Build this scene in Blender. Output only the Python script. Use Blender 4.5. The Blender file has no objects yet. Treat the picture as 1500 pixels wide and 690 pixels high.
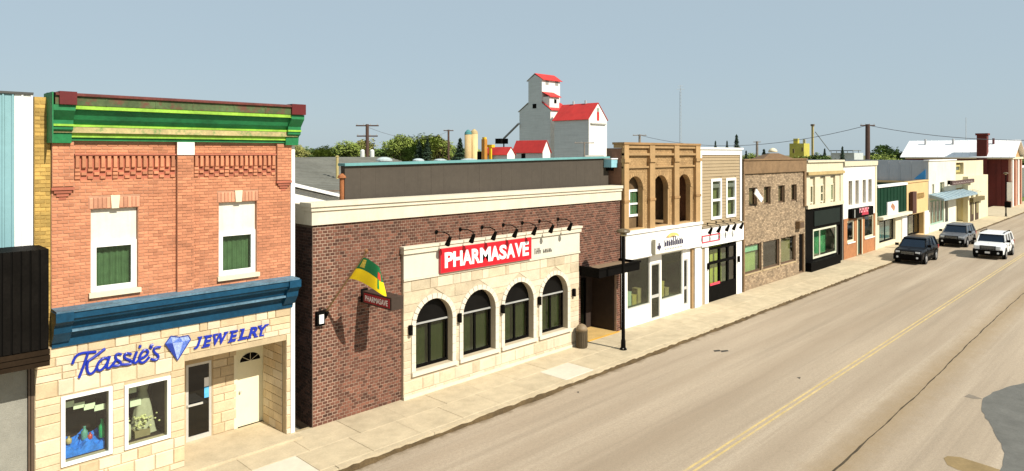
import bpy, bmesh, math, random
from mathutils import Vector, Matrix
random.seed(7)
R = math.radians
S = bpy.context.scene
col = S.collection

# ------------------------------------------------------------------ camera
CAMZ = 7.7
F = 1000.0                       # focal length in photo pixels (1500 wide), a 24 mm lens
A = math.atan2(977, 1000)        # angle between the view axis and the street axis (+X)
DX, DY = math.cos(A), math.sin(A)
cam = bpy.data.cameras.new('Camera')
cam_o = bpy.data.objects.new('Camera', cam); col.objects.link(cam_o)
cam_o.location = (0, 0, CAMZ)
cam_o.rotation_euler = (R(90), 0, A - R(90))
cam.sensor_width = 36; cam.lens = 24.0; cam.shift_y = -0.08
cam.clip_start = 0.1; cam.clip_end = 6000
S.camera = cam_o

# ------------------------------------------------------------------ sky, sun, exposure
SUN_EL, SUN_AZ = R(42), R(5)    # azimuth measured from -Y (out of the shopfronts) towards +X
sd = Vector((math.sin(SUN_AZ)*math.cos(SUN_EL), -math.cos(SUN_AZ)*math.cos(SUN_EL), math.sin(SUN_EL)))
w = bpy.data.worlds.new('World'); S.world = w; w.use_nodes = True
nt = w.node_tree; bg = nt.nodes['Background']
sky = nt.nodes.new('ShaderNodeTexSky'); sky.sky_type = 'NISHITA'; sky.sun_disc = False
sky.sun_elevation = SUN_EL
sky.sun_rotation = math.atan2(sd.x, sd.y)
sky.air_density = 1.0; sky.dust_density = 1.2; sky.ozone_density = 1.0; sky.altitude = 500
veil = nt.nodes.new('ShaderNodeMix'); veil.data_type = 'RGBA'; veil.inputs[0].default_value = .90     # even summer haze over the whole sky
veil.inputs[7].default_value = (2.75, 3.42, 3.85, 1)
nt.links.new(sky.outputs[0], veil.inputs[6]); nt.links.new(veil.outputs[2], bg.inputs[0]); bg.inputs[1].default_value = 0.12
sl = bpy.data.lights.new('Sun', 'SUN'); sl.energy = 5.0; sl.angle = R(0.5); sl.color = (1, .94, .83)
so = bpy.data.objects.new('Sun', sl); col.objects.link(so); so.location = (0, -40, 60)
so.rotation_euler = (-sd).to_track_quat('-Z', 'Y').to_euler()
S.view_settings.view_transform = 'Standard'; S.view_settings.look = 'None'
S.view_settings.exposure = 0.42; S.view_settings.gamma = 1

# ------------------------------------------------------------------ photo pixel -> place
YF = 17.4                        # plane of the shopfronts
def ray(px, py=225):
    l = (px-750)/F
    return Vector((DX+DY*l, DY-DX*l, (225-py)/F))
def FX(px, Y=YF): r = ray(px); return r.x/r.y*Y
def FZ(px, py, Y=YF): r = ray(px, py); return CAMZ+r.z/r.y*Y
def XP(px, py, X): r = ray(px, py); return Vector((X, r.y/r.x*X, CAMZ+r.z/r.x*X))   # on a plane X = const
def GP(px, py, z=0): r = ray(px, py); t = (z-CAMZ)/r.z; return Vector((r.x*t, r.y*t, z))
def DP(px, py, dep): r = ray(px, py); return Vector((r.x*dep, r.y*dep, CAMZ+r.z*dep))

# ------------------------------------------------------------------ materials
MATS = {}
def M(name, c, rough=.8, var=.12, scale=1.5, bump=0., bscale=40, island=0., spec=.35, metal=0., grime=0., streak=0., rust=None, boards=0.):
    if name in MATS: return MATS[name]
    m = bpy.data.materials.new(name); m.use_nodes = True; MATS[name] = m
    n = m.node_tree.nodes; L = m.node_tree.links; b = n['Principled BSDF']
    b.inputs['Roughness'].default_value = rough; b.inputs['Metallic'].default_value = metal
    b.inputs['Specular IOR Level'].default_value = spec
    geo = n.new('ShaderNodeNewGeometry')
    def noise(s, det=5, vec=None, rg=.6):
        t = n.new('ShaderNodeTexNoise'); t.inputs['Scale'].default_value = s; t.inputs['Detail'].default_value = det
        t.inputs['Roughness'].default_value = rg
        L.new(vec if vec else geo.outputs['Position'], t.inputs['Vector']); return t.outputs['Fac']
    def math_(op, a, b2):
        t = n.new('ShaderNodeMath'); t.operation = op
        for i, v in enumerate((a, b2)):
            if isinstance(v, (int, float)): t.inputs[i].default_value = v
            else: L.new(v, t.inputs[i])
        return t.outputs[0]
    def rng(v, a, b2, c2, d2):
        t = n.new('ShaderNodeMapRange'); L.new(v, t.inputs[0])
        for i, q in enumerate((a, b2, c2, d2)): t.inputs[i+1].default_value = q
        return t.outputs[0]
    k = rng(noise(scale), .3, .7, 1-var, 1+var)
    k = math_('MULTIPLY', k, rng(noise(scale*9, 3), .3, .7, 1-var*.6, 1+var*.6))
    if island:
        oi = n.new('ShaderNodeObjectInfo')
        r = math_('FRACT', math_('ADD', math_('MULTIPLY', geo.outputs['Random Per Island'], 7.31), oi.outputs['Random']), 0)
        k = math_('MULTIPLY', k, rng(r, 0, 1, 1-island, 1+island))
    mul = n.new('ShaderNodeMix'); mul.data_type = 'RGBA'; mul.blend_type = 'MULTIPLY'; mul.inputs[0].default_value = 1
    mul.inputs[6].default_value = (*c, 1)
    cb = n.new('ShaderNodeCombineColor')
    for i in range(3): L.new(k, cb.inputs[i])
    L.new(cb.outputs[0], mul.inputs[7])
    out = mul.outputs[2]
    def mixin(out, fac, c2):
        t = n.new('ShaderNodeMix'); t.data_type = 'RGBA'; L.new(fac, t.inputs[0]); L.new(out, t.inputs[6]); t.inputs[7].default_value = (*c2, 1)
        return t.outputs[2]
    if grime:
        out = mixin(out, rng(noise(.9, 8, rg=.7), .50, .75, 0, grime), (c[0]*.45, c[1]*.42, c[2]*.36))
    if streak:
        mp = n.new('ShaderNodeMapping'); mp.inputs['Scale'].default_value = (5, 5, .35); L.new(geo.outputs['Position'], mp.inputs[0])
        out = mixin(out, rng(noise(1.6, 6, mp.outputs[0]), .48, .75, 0, streak), (c[0]*.5, c[1]*.46, c[2]*.4))
    if boards:
        mp = n.new('ShaderNodeMapping'); mp.inputs['Scale'].default_value = (.25, .25, 5); L.new(geo.outputs['Position'], mp.inputs[0])
        out = mixin(out, rng(noise(1.0, 5, mp.outputs[0]), .42, .66, 0, boards), (c[0]*.6, c[1]*.6, c[2]*.6))
    if rust:
        out = mixin(out, rng(noise(3.5, 8, rg=.75), .50, .62, 0, .9), rust)
    L.new(out, b.inputs['Base Color'])
    if bump:
        bp = n.new('ShaderNodeBump'); bp.inputs['Strength'].default_value = bump; bp.inputs['Distance'].default_value = .02
        L.new(noise(bscale, 4), bp.inputs['Height']); L.new(bp.outputs[0], b.inputs['Normal'])
    return m
def glass(name='clear_glass', tint=(.93, .97, .94), rough=.02):
    if name in MATS: return MATS[name]
    m = bpy.data.materials.new(name); m.use_nodes = True; MATS[name] = m
    n = m.node_tree.nodes; L = m.node_tree.links; n.remove(n['Principled BSDF'])
    tr = n.new('ShaderNodeBsdfTransparent'); tr.inputs[0].default_value = (*tint, 1)
    gl = n.new('ShaderNodeBsdfGlossy'); gl.inputs['Roughness'].default_value = rough
    lw = n.new('ShaderNodeLayerWeight'); pw = n.new('ShaderNodeMath'); pw.operation = 'POWER'; pw.inputs[1].default_value = 4; L.new(lw.outputs['Facing'], pw.inputs[0])
    fr = n.new('ShaderNodeMath'); fr.operation = 'MULTIPLY_ADD'; fr.inputs[1].default_value = .8; fr.inputs[2].default_value = .06; L.new(pw.outputs[0], fr.inputs[0])
    mx = n.new('ShaderNodeMixShader'); L.new(fr.outputs[0], mx.inputs[0]); L.new(tr.outputs[0], mx.inputs[1]); L.new(gl.outputs[0], mx.inputs[2])
    L.new(mx.outputs[0], n['Material Output'].inputs[0]); return m
GL = glass()
GLD = glass('tinted_glass', (.60, .68, .62))

# ------------------------------------------------------------------ mesh helpers
ORG = {}
def children_origin(p): return ORG.get(p.name, Vector((0, 0, 0)))
def finish(name, me, mat, parent=None, smooth=False):
    """mesh whose vertices are in world space -> ONE object"""
    if mat is not None: me.materials.append(mat)
    if smooth:
        for p in me.polygons: p.use_smooth = True
    o = bpy.data.objects.new(name, me); col.objects.link(o)
    if parent is None:
        xs = [v.co.x for v in me.vertices]; ys = [v.co.y for v in me.vertices]; zs = [v.co.z for v in me.vertices]
        org = Vector(((min(xs)+max(xs))/2, (min(ys)+max(ys))/2, min(zs)))
        o.location = org
    else:
        org = children_origin(parent); o.parent = parent
    me.transform(Matrix.Translation(-org)); ORG[o.name] = org
    return o
class MB:
    def __init__(s): s.v = []; s.f = []
    def add(s, vs, fs):
        k = len(s.v); s.v += [tuple(v) for v in vs]; s.f += [tuple(k+i for i in f) for f in fs]; return s
    def box(s, x0, x1, y0, y1, z0, z1):
        return s.add([(x0,y0,z0),(x1,y0,z0),(x1,y1,z0),(x0,y1,z0),(x0,y0,z1),(x1,y0,z1),(x1,y1,z1),(x0,y1,z1)],
              [(0,3,2,1),(4,5,6,7),(0,1,5,4),(1,2,6,5),(2,3,7,6),(3,0,4,7)])
    def quad(s, *p): return s.add(p, [tuple(range(len(p)))])
    def prism(s, pts, y0, y1):                      # polygon in XZ (counter-clockwise seen from -Y), from y0 (front) to y1
        n = len(pts)
        vs = [(x, y0, z) for x, z in pts]+[(x, y1, z) for x, z in pts]
        fs = [tuple(range(n)), tuple(range(2*n-1, n-1, -1))]
        fs += [(i, n+i, n+(i+1) % n, (i+1) % n) for i in range(n)]
        return s.add(vs, fs)
    def prismx(s, pts, x0, x1):                     # polygon in YZ
        n = len(pts)
        vs = [(x0, y, z) for y, z in pts]+[(x1, y, z) for y, z in pts]
        fs = [tuple(range(n-1, -1, -1)), tuple(range(n, 2*n))]
        fs += [(i, (i+1) % n, n+(i+1) % n, n+i) for i in range(n)]
        return s.add(vs, fs)
    def cyl(s, p0, p1, r0, r1=None, n=10, caps=True):
        r1 = r0 if r1 is None else r1
        p0 = Vector(p0); p1 = Vector(p1); d = (p1-p0).normalized()
        a = d.orthogonal().normalized(); b = d.cross(a)
        vs = []
        for p, r in ((p0, r0), (p1, r1)):
            for i in range(n):
                t = 2*math.pi*i/n; vs.append(p+a*r*math.cos(t)+b*r*math.sin(t))
        fs = [(i, (i+1) % n, n+(i+1) % n, n+i) for i in range(n)]
        if caps: fs += [tuple(range(n-1, -1, -1)), tuple(range(n, 2*n))]
        return s.add(vs, fs)
    def tube(s, pts, r, n=6):
        for a, b in zip(pts, pts[1:]): s.cyl(a, b, r, r, n)
        return s
    def lathe(s, c, prof, n=16):                    # profile [(r, z)] from bottom to top
        vs = []
        for r, z in prof:
            for i in range(n):
                t = 2*math.pi*i/n; vs.append((c[0]+r*math.cos(t), c[1]+r*math.sin(t), c[2]+z))
        fs = []
        for k in range(len(prof)-1):
            for i in range(n): fs.append((k*n+i, k*n+(i+1) % n, (k+1)*n+(i+1) % n, (k+1)*n+i))
        fs += [tuple(range(n-1, -1, -1)), tuple(range((len(prof)-1)*n, len(prof)*n))]
        return s.add(vs, fs)
    def mesh(s, name='m'):
        me = bpy.data.meshes.new(name); me.from_pydata(s.v, [], s.f); me.update(); return me
    def build(s, name, mat, parent=None, smooth=False): return finish(name, s.mesh(name), mat, parent, smooth)
def tag(o, label=None, cat=None, group=None, kind=None):
    for k, v in (('label', label), ('category', cat), ('group', group), ('kind', kind)):
        if v: o[k] = v
    return o
def thing(name, loc, label, cat, group=None):
    o = bpy.data.objects.new(name, None); col.objects.link(o); o.location = loc; o.empty_display_size = .3
    ORG[o.name] = Vector(loc); return tag(o, label, cat, group)
def B(name, mat, parent, *b): return MB().box(*b).build(name, mat, parent)
def piece(name, me, loc, parent, scale=(1, 1, 1)):  # an object that shares its mesh (mesh in its own space)
    o = bpy.data.objects.new(name, me); col.objects.link(o); o.parent = parent
    o.location = Vector(loc)-children_origin(parent); o.scale = scale; ORG[o.name] = Vector(loc); return o
def copy_tree(o, parent=None):
    c = o.copy(); col.objects.link(c); c.parent = parent; ORG[c.name] = ORG.get(o.name, Vector())
    for ch in [q for q in list(o.children)]: copy_tree(ch, c)
    return c
def text(name, body, x0, x1, z0, z1, y, mat, parent, shear=0., bold=0., depth=.03, slope=0.):
    cu = bpy.data.curves.new(name, 'FONT'); cu.body = body; cu.shear = shear; cu.offset = bold; cu.extrude = .5; cu.resolution_u = 3
    t = bpy.data.objects.new('t', cu); col.objects.link(t)
    bpy.context.view_layer.update()
    me = bpy.data.meshes.new_from_object(t.evaluated_get(bpy.context.evaluated_depsgraph_get()))
    bpy.data.objects.remove(t); bpy.data.curves.remove(cu)
    xs = [v.co.x for v in me.vertices]; ys = [v.co.y for v in me.vertices]
    ax, bx_, ay, by = min(xs), max(xs), min(ys), max(ys)
    for v in me.vertices:
        u = (v.co.x-ax)/(bx_-ax); q = (v.co.y-ay)/(by-ay)
        v.co = (x0+(x1-x0)*u, y-(v.co.z+.5)*depth, z0+(z1-z0)*q+slope*u)
    me.materials.clear()
    return finish(name, me, mat, parent)
def facade(name, mat, parent, x0, x1, z0, z1, Y, ops=(), reveal=.2, zmin_reveal=True):
    """front sheet with openings and their reveals. ops: (x0,x1,z0,z1[,arch])"""
    m = MB()
    xs = sorted({x0, x1, *[o[0] for o in ops], *[o[1] for o in ops]}); zs = sorted({z0, z1, *[o[2] for o in ops], *[o[3] for o in ops]})
    for a, b in zip(xs, xs[1:]):
        for c, d in zip(zs, zs[1:]):
            u, v = (a+b)/2, (c+d)/2
            if any(o[0] < u < o[1] and o[2] < v < o[3] for o in ops): continue
            m.quad((a,Y,c),(b,Y,c),(b,Y,d),(a,Y,d))
    Y2 = Y+reveal
    for o in ops:
        a, b, c, d = o[:4]
        arch = len(o) > 4 and o[4]
        if arch:
            r = (b-a)/2; zc = d-r; n = 20
            pts = [(a+r-r*math.cos(math.pi*i/n), zc+r*math.sin(math.pi*i/n)) for i in range(n+1)]
            for p, q in zip(pts, pts[1:]):
                m.quad((p[0],Y,p[1]),(q[0],Y,q[1]),(q[0],Y,d),(p[0],Y,d))
                m.quad((p[0],Y,p[1]),(p[0],Y2,p[1]),(q[0],Y2,q[1]),(q[0],Y,q[1]))
            top = zc
        else:
            top = d; m.quad((a,Y,d),(a,Y2,d),(b,Y2,d),(b,Y,d))
        m.quad((a,Y,c),(a,Y2,c),(a,Y2,top),(a,Y,top)); m.quad((b,Y,c),(b,Y,top),(b,Y2,top),(b,Y2,c))
        if c > z0+1e-4: m.quad((a,Y,c),(b,Y,c),(b,Y2,c),(a,Y2,c))
    return m.build(name, mat, parent)
def shell(parent, x0, x1, y0, y1, z0, z1, mat, roofmat, roof_z=None):
    roof_z = z1-.35 if roof_z is None else roof_z
    t = .18
    m = MB()
    m.box(x0, x0+t, y0, y1, z0, z1); m.box(x1-t, x1, y0, y1, z0, z1); m.box(x0+t, x1-t, y1-t, y1, z0, z1)
    m.build('side_wall', mat, parent)
    B('roof', roofmat, parent, x0+t, x1-t, y0, y1-t, roof_z-.2, roof_z)
def frame(m, x0, x1, z0, z1, y0, y1, w, wb=None):
    wb = w if wb is None else wb
    m.box(x0, x0+w, y0, y1, z0, z1); m.box(x1-w, x1, y0, y1, z0, z1)
    m.box(x0+w, x1-w, y0, y1, z1-w, z1); m.box(x0+w, x1-w, y0, y1, z0, z0+wb); return m
def window(parent, x0, x1, z0, z1, y, fmat, w=.06, name='window', mull=(), trans=(), back=None, backoff=.12, gl=None, sill=None, depth=.07):
    m = MB(); frame(m, x0, x1, z0, z1, y, y+depth, w)
    for u in mull: m.box(x0+(x1-x0)*u-w*.4, x0+(x1-x0)*u+w*.4, y+.004, y+depth-.004, z0+w, z1-w)
    for u in trans: m.box(x0+w, x1-w, y+.008, y+depth-.008, z0+(z1-z0)*u-w*.4, z0+(z1-z0)*u+w*.4)
    wo = m.build(name, fmat, parent)
    B('pane', gl or GL, wo, x0+w*.6, x1-w*.6, y+depth*.5, y+depth*.5+.008, z0+w*.6, z1-w*.6)
    if back is not None: curtain(wo, x0+.01, x1-.01, z0+.01, z1-.01, y+depth+backoff, back)
    if sill is not None: B('sill', sill, wo, x0-.06, x1+.06, y-.12, y+depth, z0-.08, z0-.003)
    return wo
def curtain(parent, x0, x1, z0, z1, y, mat, amp=.018, pitch=.12, name='curtain'):
    m = MB(); n = max(4, int((x1-x0)/pitch*4)); 
    pts = [(x0+(x1-x0)*i/n, y+amp*math.sin(2*math.pi*i/4+.6)+random.uniform(-.3, .3)*amp) for i in range(n+1)]
    for a, b in zip(pts, pts[1:]): m.quad((a[0],a[1],z0),(b[0],b[1],z0),(b[0],b[1],z1),(a[0],a[1],z1))
    return m.build(name, mat, parent)

# shared bevelled block, 1 x 1 x 1, front towards -Y; the bevel runs round the front face
def block_mesh(name, mat, bx=.04, bz=.06, dep=.5):
    m = MB()
    m.add([(0,1,0),(1,1,0),(1,1,1),(0,1,1),(0,dep,0),(1,dep,0),(1,dep,1),(0,dep,1),(bx,0,bz),(1-bx,0,bz),(1-bx,0,1-bz),(bx,0,1-bz)],
          [(0,1,5,4),(1,2,6,5),(2,3,7,6),(3,0,4,7),(4,5,9,8),(5,6,10,9),(6,7,11,10),(7,4,8,11),(8,9,10,11)])
    me = m.mesh(name); me.materials.append(mat); return me
def brick_list(x0, x1, z0, z1, bl, bh, excl=(), header=False):
    out = []; row = 0; z = z0
    while z+bh <= z1+.02:
        x = x0-(bl/2 if row % 2 else 0)
        while x < x1:
            a, b = max(x, x0), min(x+bl, x1); x += bl
            if b-a < .04: continue
            segs = [(a, b)]
            for e in excl:
                if e[2] < z+bh*.5 < e[3]:
                    ns = []
                    for p, q in segs:
                        if q <= e[0] or p >= e[1]: ns.append((p, q)); continue
                        if p < e[0]: ns.append((p, e[0]))
                        if q > e[1]: ns.append((e[1], q))
                    segs = ns
            out += [(p, q, z) for p, q in segs if q-p > .035]
        z += bh; row += 1
    return out
def lay_bricks(parent, name, bricks, bh, mat, jx=.012, jz=.012, proud=.012, nsingle=300):
    """bricks: (x0,x1,z,Y). The nearest ones are objects of their own, the rest one joined part"""
    bricks = sorted(bricks, key=lambda b: b[0]); me = block_mesh(name, mat, .05, .10, .6)
    for x0, x1, z, Y in bricks[:nsingle]:
        piece('brick', me, (x0+jx/2, Y-proud*random.uniform(.7, 1.2), z+jz/2), parent, (x1-x0-jx, proud*1.5, bh-jz))
    m = MB()
    for x0, x1, z, Y in bricks[nsingle:]:
        a, b, c, d = x0+jx/2, x1-jx/2, z+jz/2, z+bh-jz/2; y = Y-proud*random.uniform(.7, 1.2)
        m.add([(a,y,c),(b,y,c),(b,y,d),(a,y,d),(a,Y+.004,c),(b,Y+.004,c),(b,Y+.004,d),(a,Y+.004,d)],
              [(0,1,2,3),(4,5,1,0),(5,6,2,1),(6,7,3,2),(7,4,0,3)])
    if m.v: tag(m.build('brickwork', mat, parent), kind='stuff')
def ashlar(parent, x0, x1, z0, z1, Y, mats, rows, mean, excl=(), arches=(), proud=.025, j=.012):
    """stones laid in courses, each an object; arches: (xc, zc, r, zbottom)"""
    mes = [block_mesh('stone', mt, .03, .06, .6) for mt in mats]
    z = z0; k = 0
    hs = [random.choice((.62, .85, 1., 1.25, 1.5))*random.uniform(.92, 1.08) for _ in range(rows)]; t = sum(hs)
    for h in hs:
        h *= (z1-z0)/t; za, zb = z, z+h; z = zb
        cuts = []
        for e in excl:
            if e[2] < zb-.02 and e[3] > za+.02: cuts.append((e[0], e[1], e[0], e[1]))
        for xc, zc, r, zbot in arches:
            if zb <= zbot+.02: continue
            def hw(q): return r if q <= zc else (math.sqrt(max(0, r*r-(q-zc)**2)))
            a, b = hw(za), hw(zb)
            if a > 0.01: cuts.append((xc-a, xc+a, xc-b, xc+b))
        cuts.sort()
        edges = [(x0, x0)]
        spans = []; cur = (x0, x0)
        for c in cuts:
            spans.append((cur, (c[0], c[2]))); cur = (c[1], c[3])
        spans.append((cur, (x1, x1)))
        for (la, lb), (ra, rb) in spans:
            L = min(ra, rb)-max(la, lb)
            if max(ra, rb)-min(la, lb) < .06: continue
            n = max(1, round(L/(mean*random.uniform(.85, 1.2))))
            us = [0]+sorted((i+random.uniform(-.42, .42))/n for i in range(1, n))+[1]
            for i in range(n):
                a0, a1 = (la if i == 0 else max(la, lb)+L*us[i]), (lb if i == 0 else max(la, lb)+L*us[i])
                b0, b1 = (ra if i == n-1 else max(la, lb)+L*us[i+1]), (rb if i == n-1 else max(la, lb)+L*us[i+1])
                y = Y-proud*random.uniform(.7, 1.25)
                if abs(a0-a1) < 1e-4 and abs(b0-b1) < 1e-4:
                    if b0-a0 < .05: continue
                    piece('stone', random.choice(mes), (a0+j/2, y, za+j/2), parent, (b0-a0-j, Y+.006-y, h-j))
                else:
                    p = [(a0+j/2, za+j/2), (b0-j/2, za+j/2), (b1-j/2, zb-j/2), (a1+j/2, zb-j/2)]
                    if p[2][0] < p[3][0]: mx_ = (p[2][0]+p[3][0])/2; p = [p[0], p[1], (mx_, zb-j/2)]
                    if p[1][0] < p[0][0]: mx_ = (p[0][0]+p[1][0])/2; p = [(mx_, za+j/2)]+p[2:]
                    MB().prism(p, y, Y+.006).build('stone', random.choice(mats), parent)

# ================================================================== THE SETTING
ROADZ = -.13; KERB = 14.72
def road_material():
    m = bpy.data.materials.new('sunbleached_road'); m.use_nodes = True
    n = m.node_tree.nodes; L = m.node_tree.links; b = n['Principled BSDF']; b.inputs['Roughness'].default_value = .9
    b.inputs['Specular IOR Level'].default_value = .25
    geo = n.new('ShaderNodeNewGeometry'); sep = n.new('ShaderNodeSeparateXYZ'); L.new(geo.outputs['Position'], sep.inputs[0])
    def noise(s, det=6, sc=None, rg=.6):
        t = n.new('ShaderNodeTexNoise'); t.inputs['Scale'].default_value = s; t.inputs['Detail'].default_value = det; t.inputs['Roughness'].default_value = rg
        if sc:
            mp = n.new('ShaderNodeMapping'); mp.inputs['Scale'].default_value = sc; L.new(geo.outputs['Position'], mp.inputs[0]); L.new(mp.outputs[0], t.inputs[0])
        else: L.new(geo.outputs['Position'], t.inputs[0])
        return t.outputs['Fac']
    def rng(v, a, b2, c, d):
        t = n.new('ShaderNodeMapRange'); L.new(v, t.inputs[0])
        for i, q in enumerate((a, b2, c, d)): t.inputs[i+1].default_value = q
        return t.outputs[0]
    def mt(op, a, b2=0.):
        t = n.new('ShaderNodeMath'); t.operation = op
        for i, v in enumerate((a, b2)):
            if isinstance(v, (int, float)): t.inputs[i].default_value = v
            else: L.new(v, t.inputs[i])
        return t.outputs[0]
    def mix(f, c1, c2):
        t = n.new('ShaderNodeMix'); t.data_type = 'RGBA'; L.new(f, t.inputs[0])
        for i, c in ((6, c1), (7, c2)):
            if isinstance(c, tuple): t.inputs[i].default_value = (*c, 1)
            else: L.new(c, t.inputs[i])
        return t.outputs[2]
    wob = mt('ADD', sep.outputs['Y'], rng(noise(.35, 4, (.25, 1, 1)), 0, 1, -.9, .9))
    c = mix(rng(noise(.5, 8, (.12, 1.1, 1)), .36, .66, 0, 1), (.440, .355, .258), (.345, .275, .196))
    c = mix(rng(noise(1.0, 7, (.05, 2.4, 1), .65), .50, .72, 0, .55), c, (.24, .19, .135))
    c = mix(rng(noise(1.0, 7, (.04, 1.7, 1), .65), .54, .74, 0, .5), c, (.56, .47, .355))
    c = mix(rng(noise(14, 5), .35, .8, 0, .45), c, (.20, .16, .12))
    c = mix(rng(noise(38, 3, None, .8), .50, .72, 0, .55), c, (.17, .135, .10))
    c = mix(rng(noise(31, 3, None, .8), .56, .75, 0, .5), c, (.62, .53, .42))
    c = mix(rng(noise(120, 2), .52, .75, 0, .5), c, (.16, .13, .10))
    # darker oiled lane strips between wheel tracks
    for y0, w_, k in ((10.4, .8, .50), (12.4, .6, .30), (7.5, .6, .34), (13.7, .5, .2)):
        d = mt('ABSOLUTE', mt('SUBTRACT', wob, y0)); c = mix(rng(d, 0, w_, k, 0), c, (.25, .19, .130))
    # dirt along the gutter and along the old seam
    e = mt('ADD', sep.outputs['Y'], rng(noise(2.2, 6), 0, 1, -.35, .35))
    c = mix(rng(e, KERB-.30, KERB-.02, 0, .85), c, (.105, .070, .030))
    d = mt('ABSOLUTE', mt('SUBTRACT', e, 6.12)); c = mix(rng(d, 0, .8, .62, 0), c, (.24, .165, .080))
    # small stains
    c = mix(rng(noise(1.1, 7, None, .7), .66, .74, 0, .5), c, (.17, .125, .085))
    L.new(c, b.inputs['Base Color'])
    bp = n.new('ShaderNodeBump'); bp.inputs['Strength'].default_value = .5; bp.inputs['Distance'].default_value = .01
    L.new(noise(70, 4), bp.inputs['Height']); L.new(bp.outputs[0], b.inputs['Normal'])
    return m
m_road = road_material()
m_conc = M('dusty_concrete', (.475, .392, .262), .9, .12, 2.2, .4, 60, island=.05, grime=.30)
m_conc2 = M('fresh_concrete', (.56, .51, .41), .9, .08, .8, .2, 60, grime=.15)
m_base = M('joint_dirt', (.33, .26, .155), .95, .3, 3)
m_field = M('dry_grass', (.13, .13, .055), .95, .35, .05, .3, 5)
m_lot = M('gravel', (.30, .26, .19), .95, .2, .3, .4, 30)
def sheet(name, x0, x1, y0, y1, z, mat):
    o = MB().quad((x0,y0,z),(x1,y0,z),(x1,y1,z),(x0,y1,z)).build(name, mat); return tag(o, kind='structure')
g = MB().quad((-3000,-3000,-.35),(3000,-3000,-.35),(3000,3000,-.35),(-3000,3000,-.35)).build('ground', m_field); tag(g, kind='structure')
sheet('gravel_lot', -40, 260, 17.5, 140, -.20, m_lot)
def road():
    m = MB(); xs = [-60+i*4 for i in range(190)]
    for a, b in zip(xs, xs[1:]): m.quad((a,2.3,ROADZ),(b,2.3,ROADZ),(b,KERB+.05,ROADZ),(a,KERB+.05,ROADZ))
    return tag(m.build('road', m_road), kind='structure')
road()
# pavement in front of the shops: base, kerb and the cast slabs
pv = B('pavement', m_base, None, -30, 62, KERB+.20, 17.6, -.34, -.022); tag(pv, kind='structure')
B('pavement_strip', m_conc, None, 62.02, 330, KERB+.20, 19.5, -.34, 0).__setitem__('kind', 'structure')
kb = MB()
x = -30
while x < 330:
    kb.box(x+.006, x+2.994, KERB+random.uniform(-.012, .012), KERB+.19, -.34, random.uniform(-.012, .002)); x += 3
tag(kb.build('kerb', m_conc), kind='structure')
# grit and dead weeds lying in the gutter against the kerb
m_grit = M('gutter_grit', (.085, .055, .024), .95, .4, 2.5, .6, 40, grime=.4)
gm = MB(); gx = -5.0; prev = None
while gx < 130:
    k = .5+.5*math.sin(gx*.9)+.4*math.sin(gx*2.7+1); wd_ = .075+.065*max(0, k)+random.uniform(0, .04)
    cur = (gx, KERB+.014, KERB-wd_, -.13+.035+.055*random.random()+.02*max(0, k))
    if prev:
        a, b = prev, cur
        gm.quad((a[0],a[2],-.128),(b[0],b[2],-.128),(b[0],b[1]-.03,b[3]),(a[0],a[1]-.03,a[3])); gm.quad((a[0],a[1]-.03,a[3]),(b[0],b[1]-.03,b[3]),(b[0],b[1]+.01,b[3]-.01),(a[0],a[1]+.01,a[3]-.01))
    prev = cur; gx += .18
tag(gm.build('gutter_grit', m_grit), kind='stuff', label='brown grit and dead weeds lying along the kerb', cat='grit')
slab_me = {}
def slab(m_): 
    if m_.name not in slab_me:
        mb = MB(); e = .008
        mb.add([(0,0,0),(1,0,0),(1,1,0),(0,1,0),(0,0,.7),(1,0,.7),(1,1,.7),(0,1,.7),(e,e,1),(1-e,e,1),(1-e,1-e,1),(e,1-e,1)],
               [(0,1,5,4),(1,2,6,5),(2,3,7,6),(3,0,4,7),(4,5,9,8),(5,6,10,9),(6,7,11,10),(7,4,8,11),(8,9,10,11)])
        slab_me[m_.name] = mb.mesh('slab'); slab_me[m_.name].materials.append(m_)
    return slab_me[m_.name]
for row, (ya, yb) in enumerate(((KERB+.20, 16.12), (16.12, 17.46))):
    x = -10.0 + row*.4
    while x < 61.5:
        L_ = 1.55
        fresh = row == 0 and (5.6 < x+.75 < 8.7 or 18.2 < x+.75 < 19.9)
        piece('slab', slab(m_conc2 if fresh else m_conc), (x+.004, ya+.004, -.03), pv, (L_-.008, yb-ya-.008, .03+random.uniform(-.004, .003)))
        x += L_
# far side of the road (below the camera)
B('near_pavement', m_conc, None, -60, 330, -2.5, 2.28, -.34, 0).__setitem__('kind', 'structure')

# markings and marks on the road
m_yel = M('worn_yellow_paint', (.50, .375, .16), .8, .2, 1.5, 0, 40, grime=.3, rust=(.42, .33, .21))
for yy in (8.55, 8.72):
    m = MB(); xs = [0+i*2 for i in range(100)]
    for a, b in zip(xs, xs[1:]): m.quad((a,yy-.035,ROADZ+.005),(b,yy-.035,ROADZ+.005),(b,yy+.035,ROADZ+.005),(a,yy+.035,ROADZ+.005))
    tag(m.build('yellow_line', m_yel), kind='structure')
m_crack = M('tar_seam', (.055, .040, .022), .85, .3, 5)
m = MB(); pts = []
for i in range(260):
    x = 8+i*.35
    y = 6.12+.04*math.sin(x*.21)+.012*math.sin(x*1.9+1)+random.uniform(-.010, .010)+max(0, x-26)*.006
    pts.append((x, y, random.uniform(.010, .026)*(1.3 if x < 20 else 1)))
for a, b in zip(pts, pts[1:]): m.quad((a[0],a[1]-a[2],ROADZ+.005),(b[0],b[1]-b[2],ROADZ+.005),(b[0],b[1]+b[2],ROADZ+.005),(a[0],a[1]+a[2],ROADZ+.005))
tag(m.build('road_seam', m_crack), kind='structure')
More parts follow.
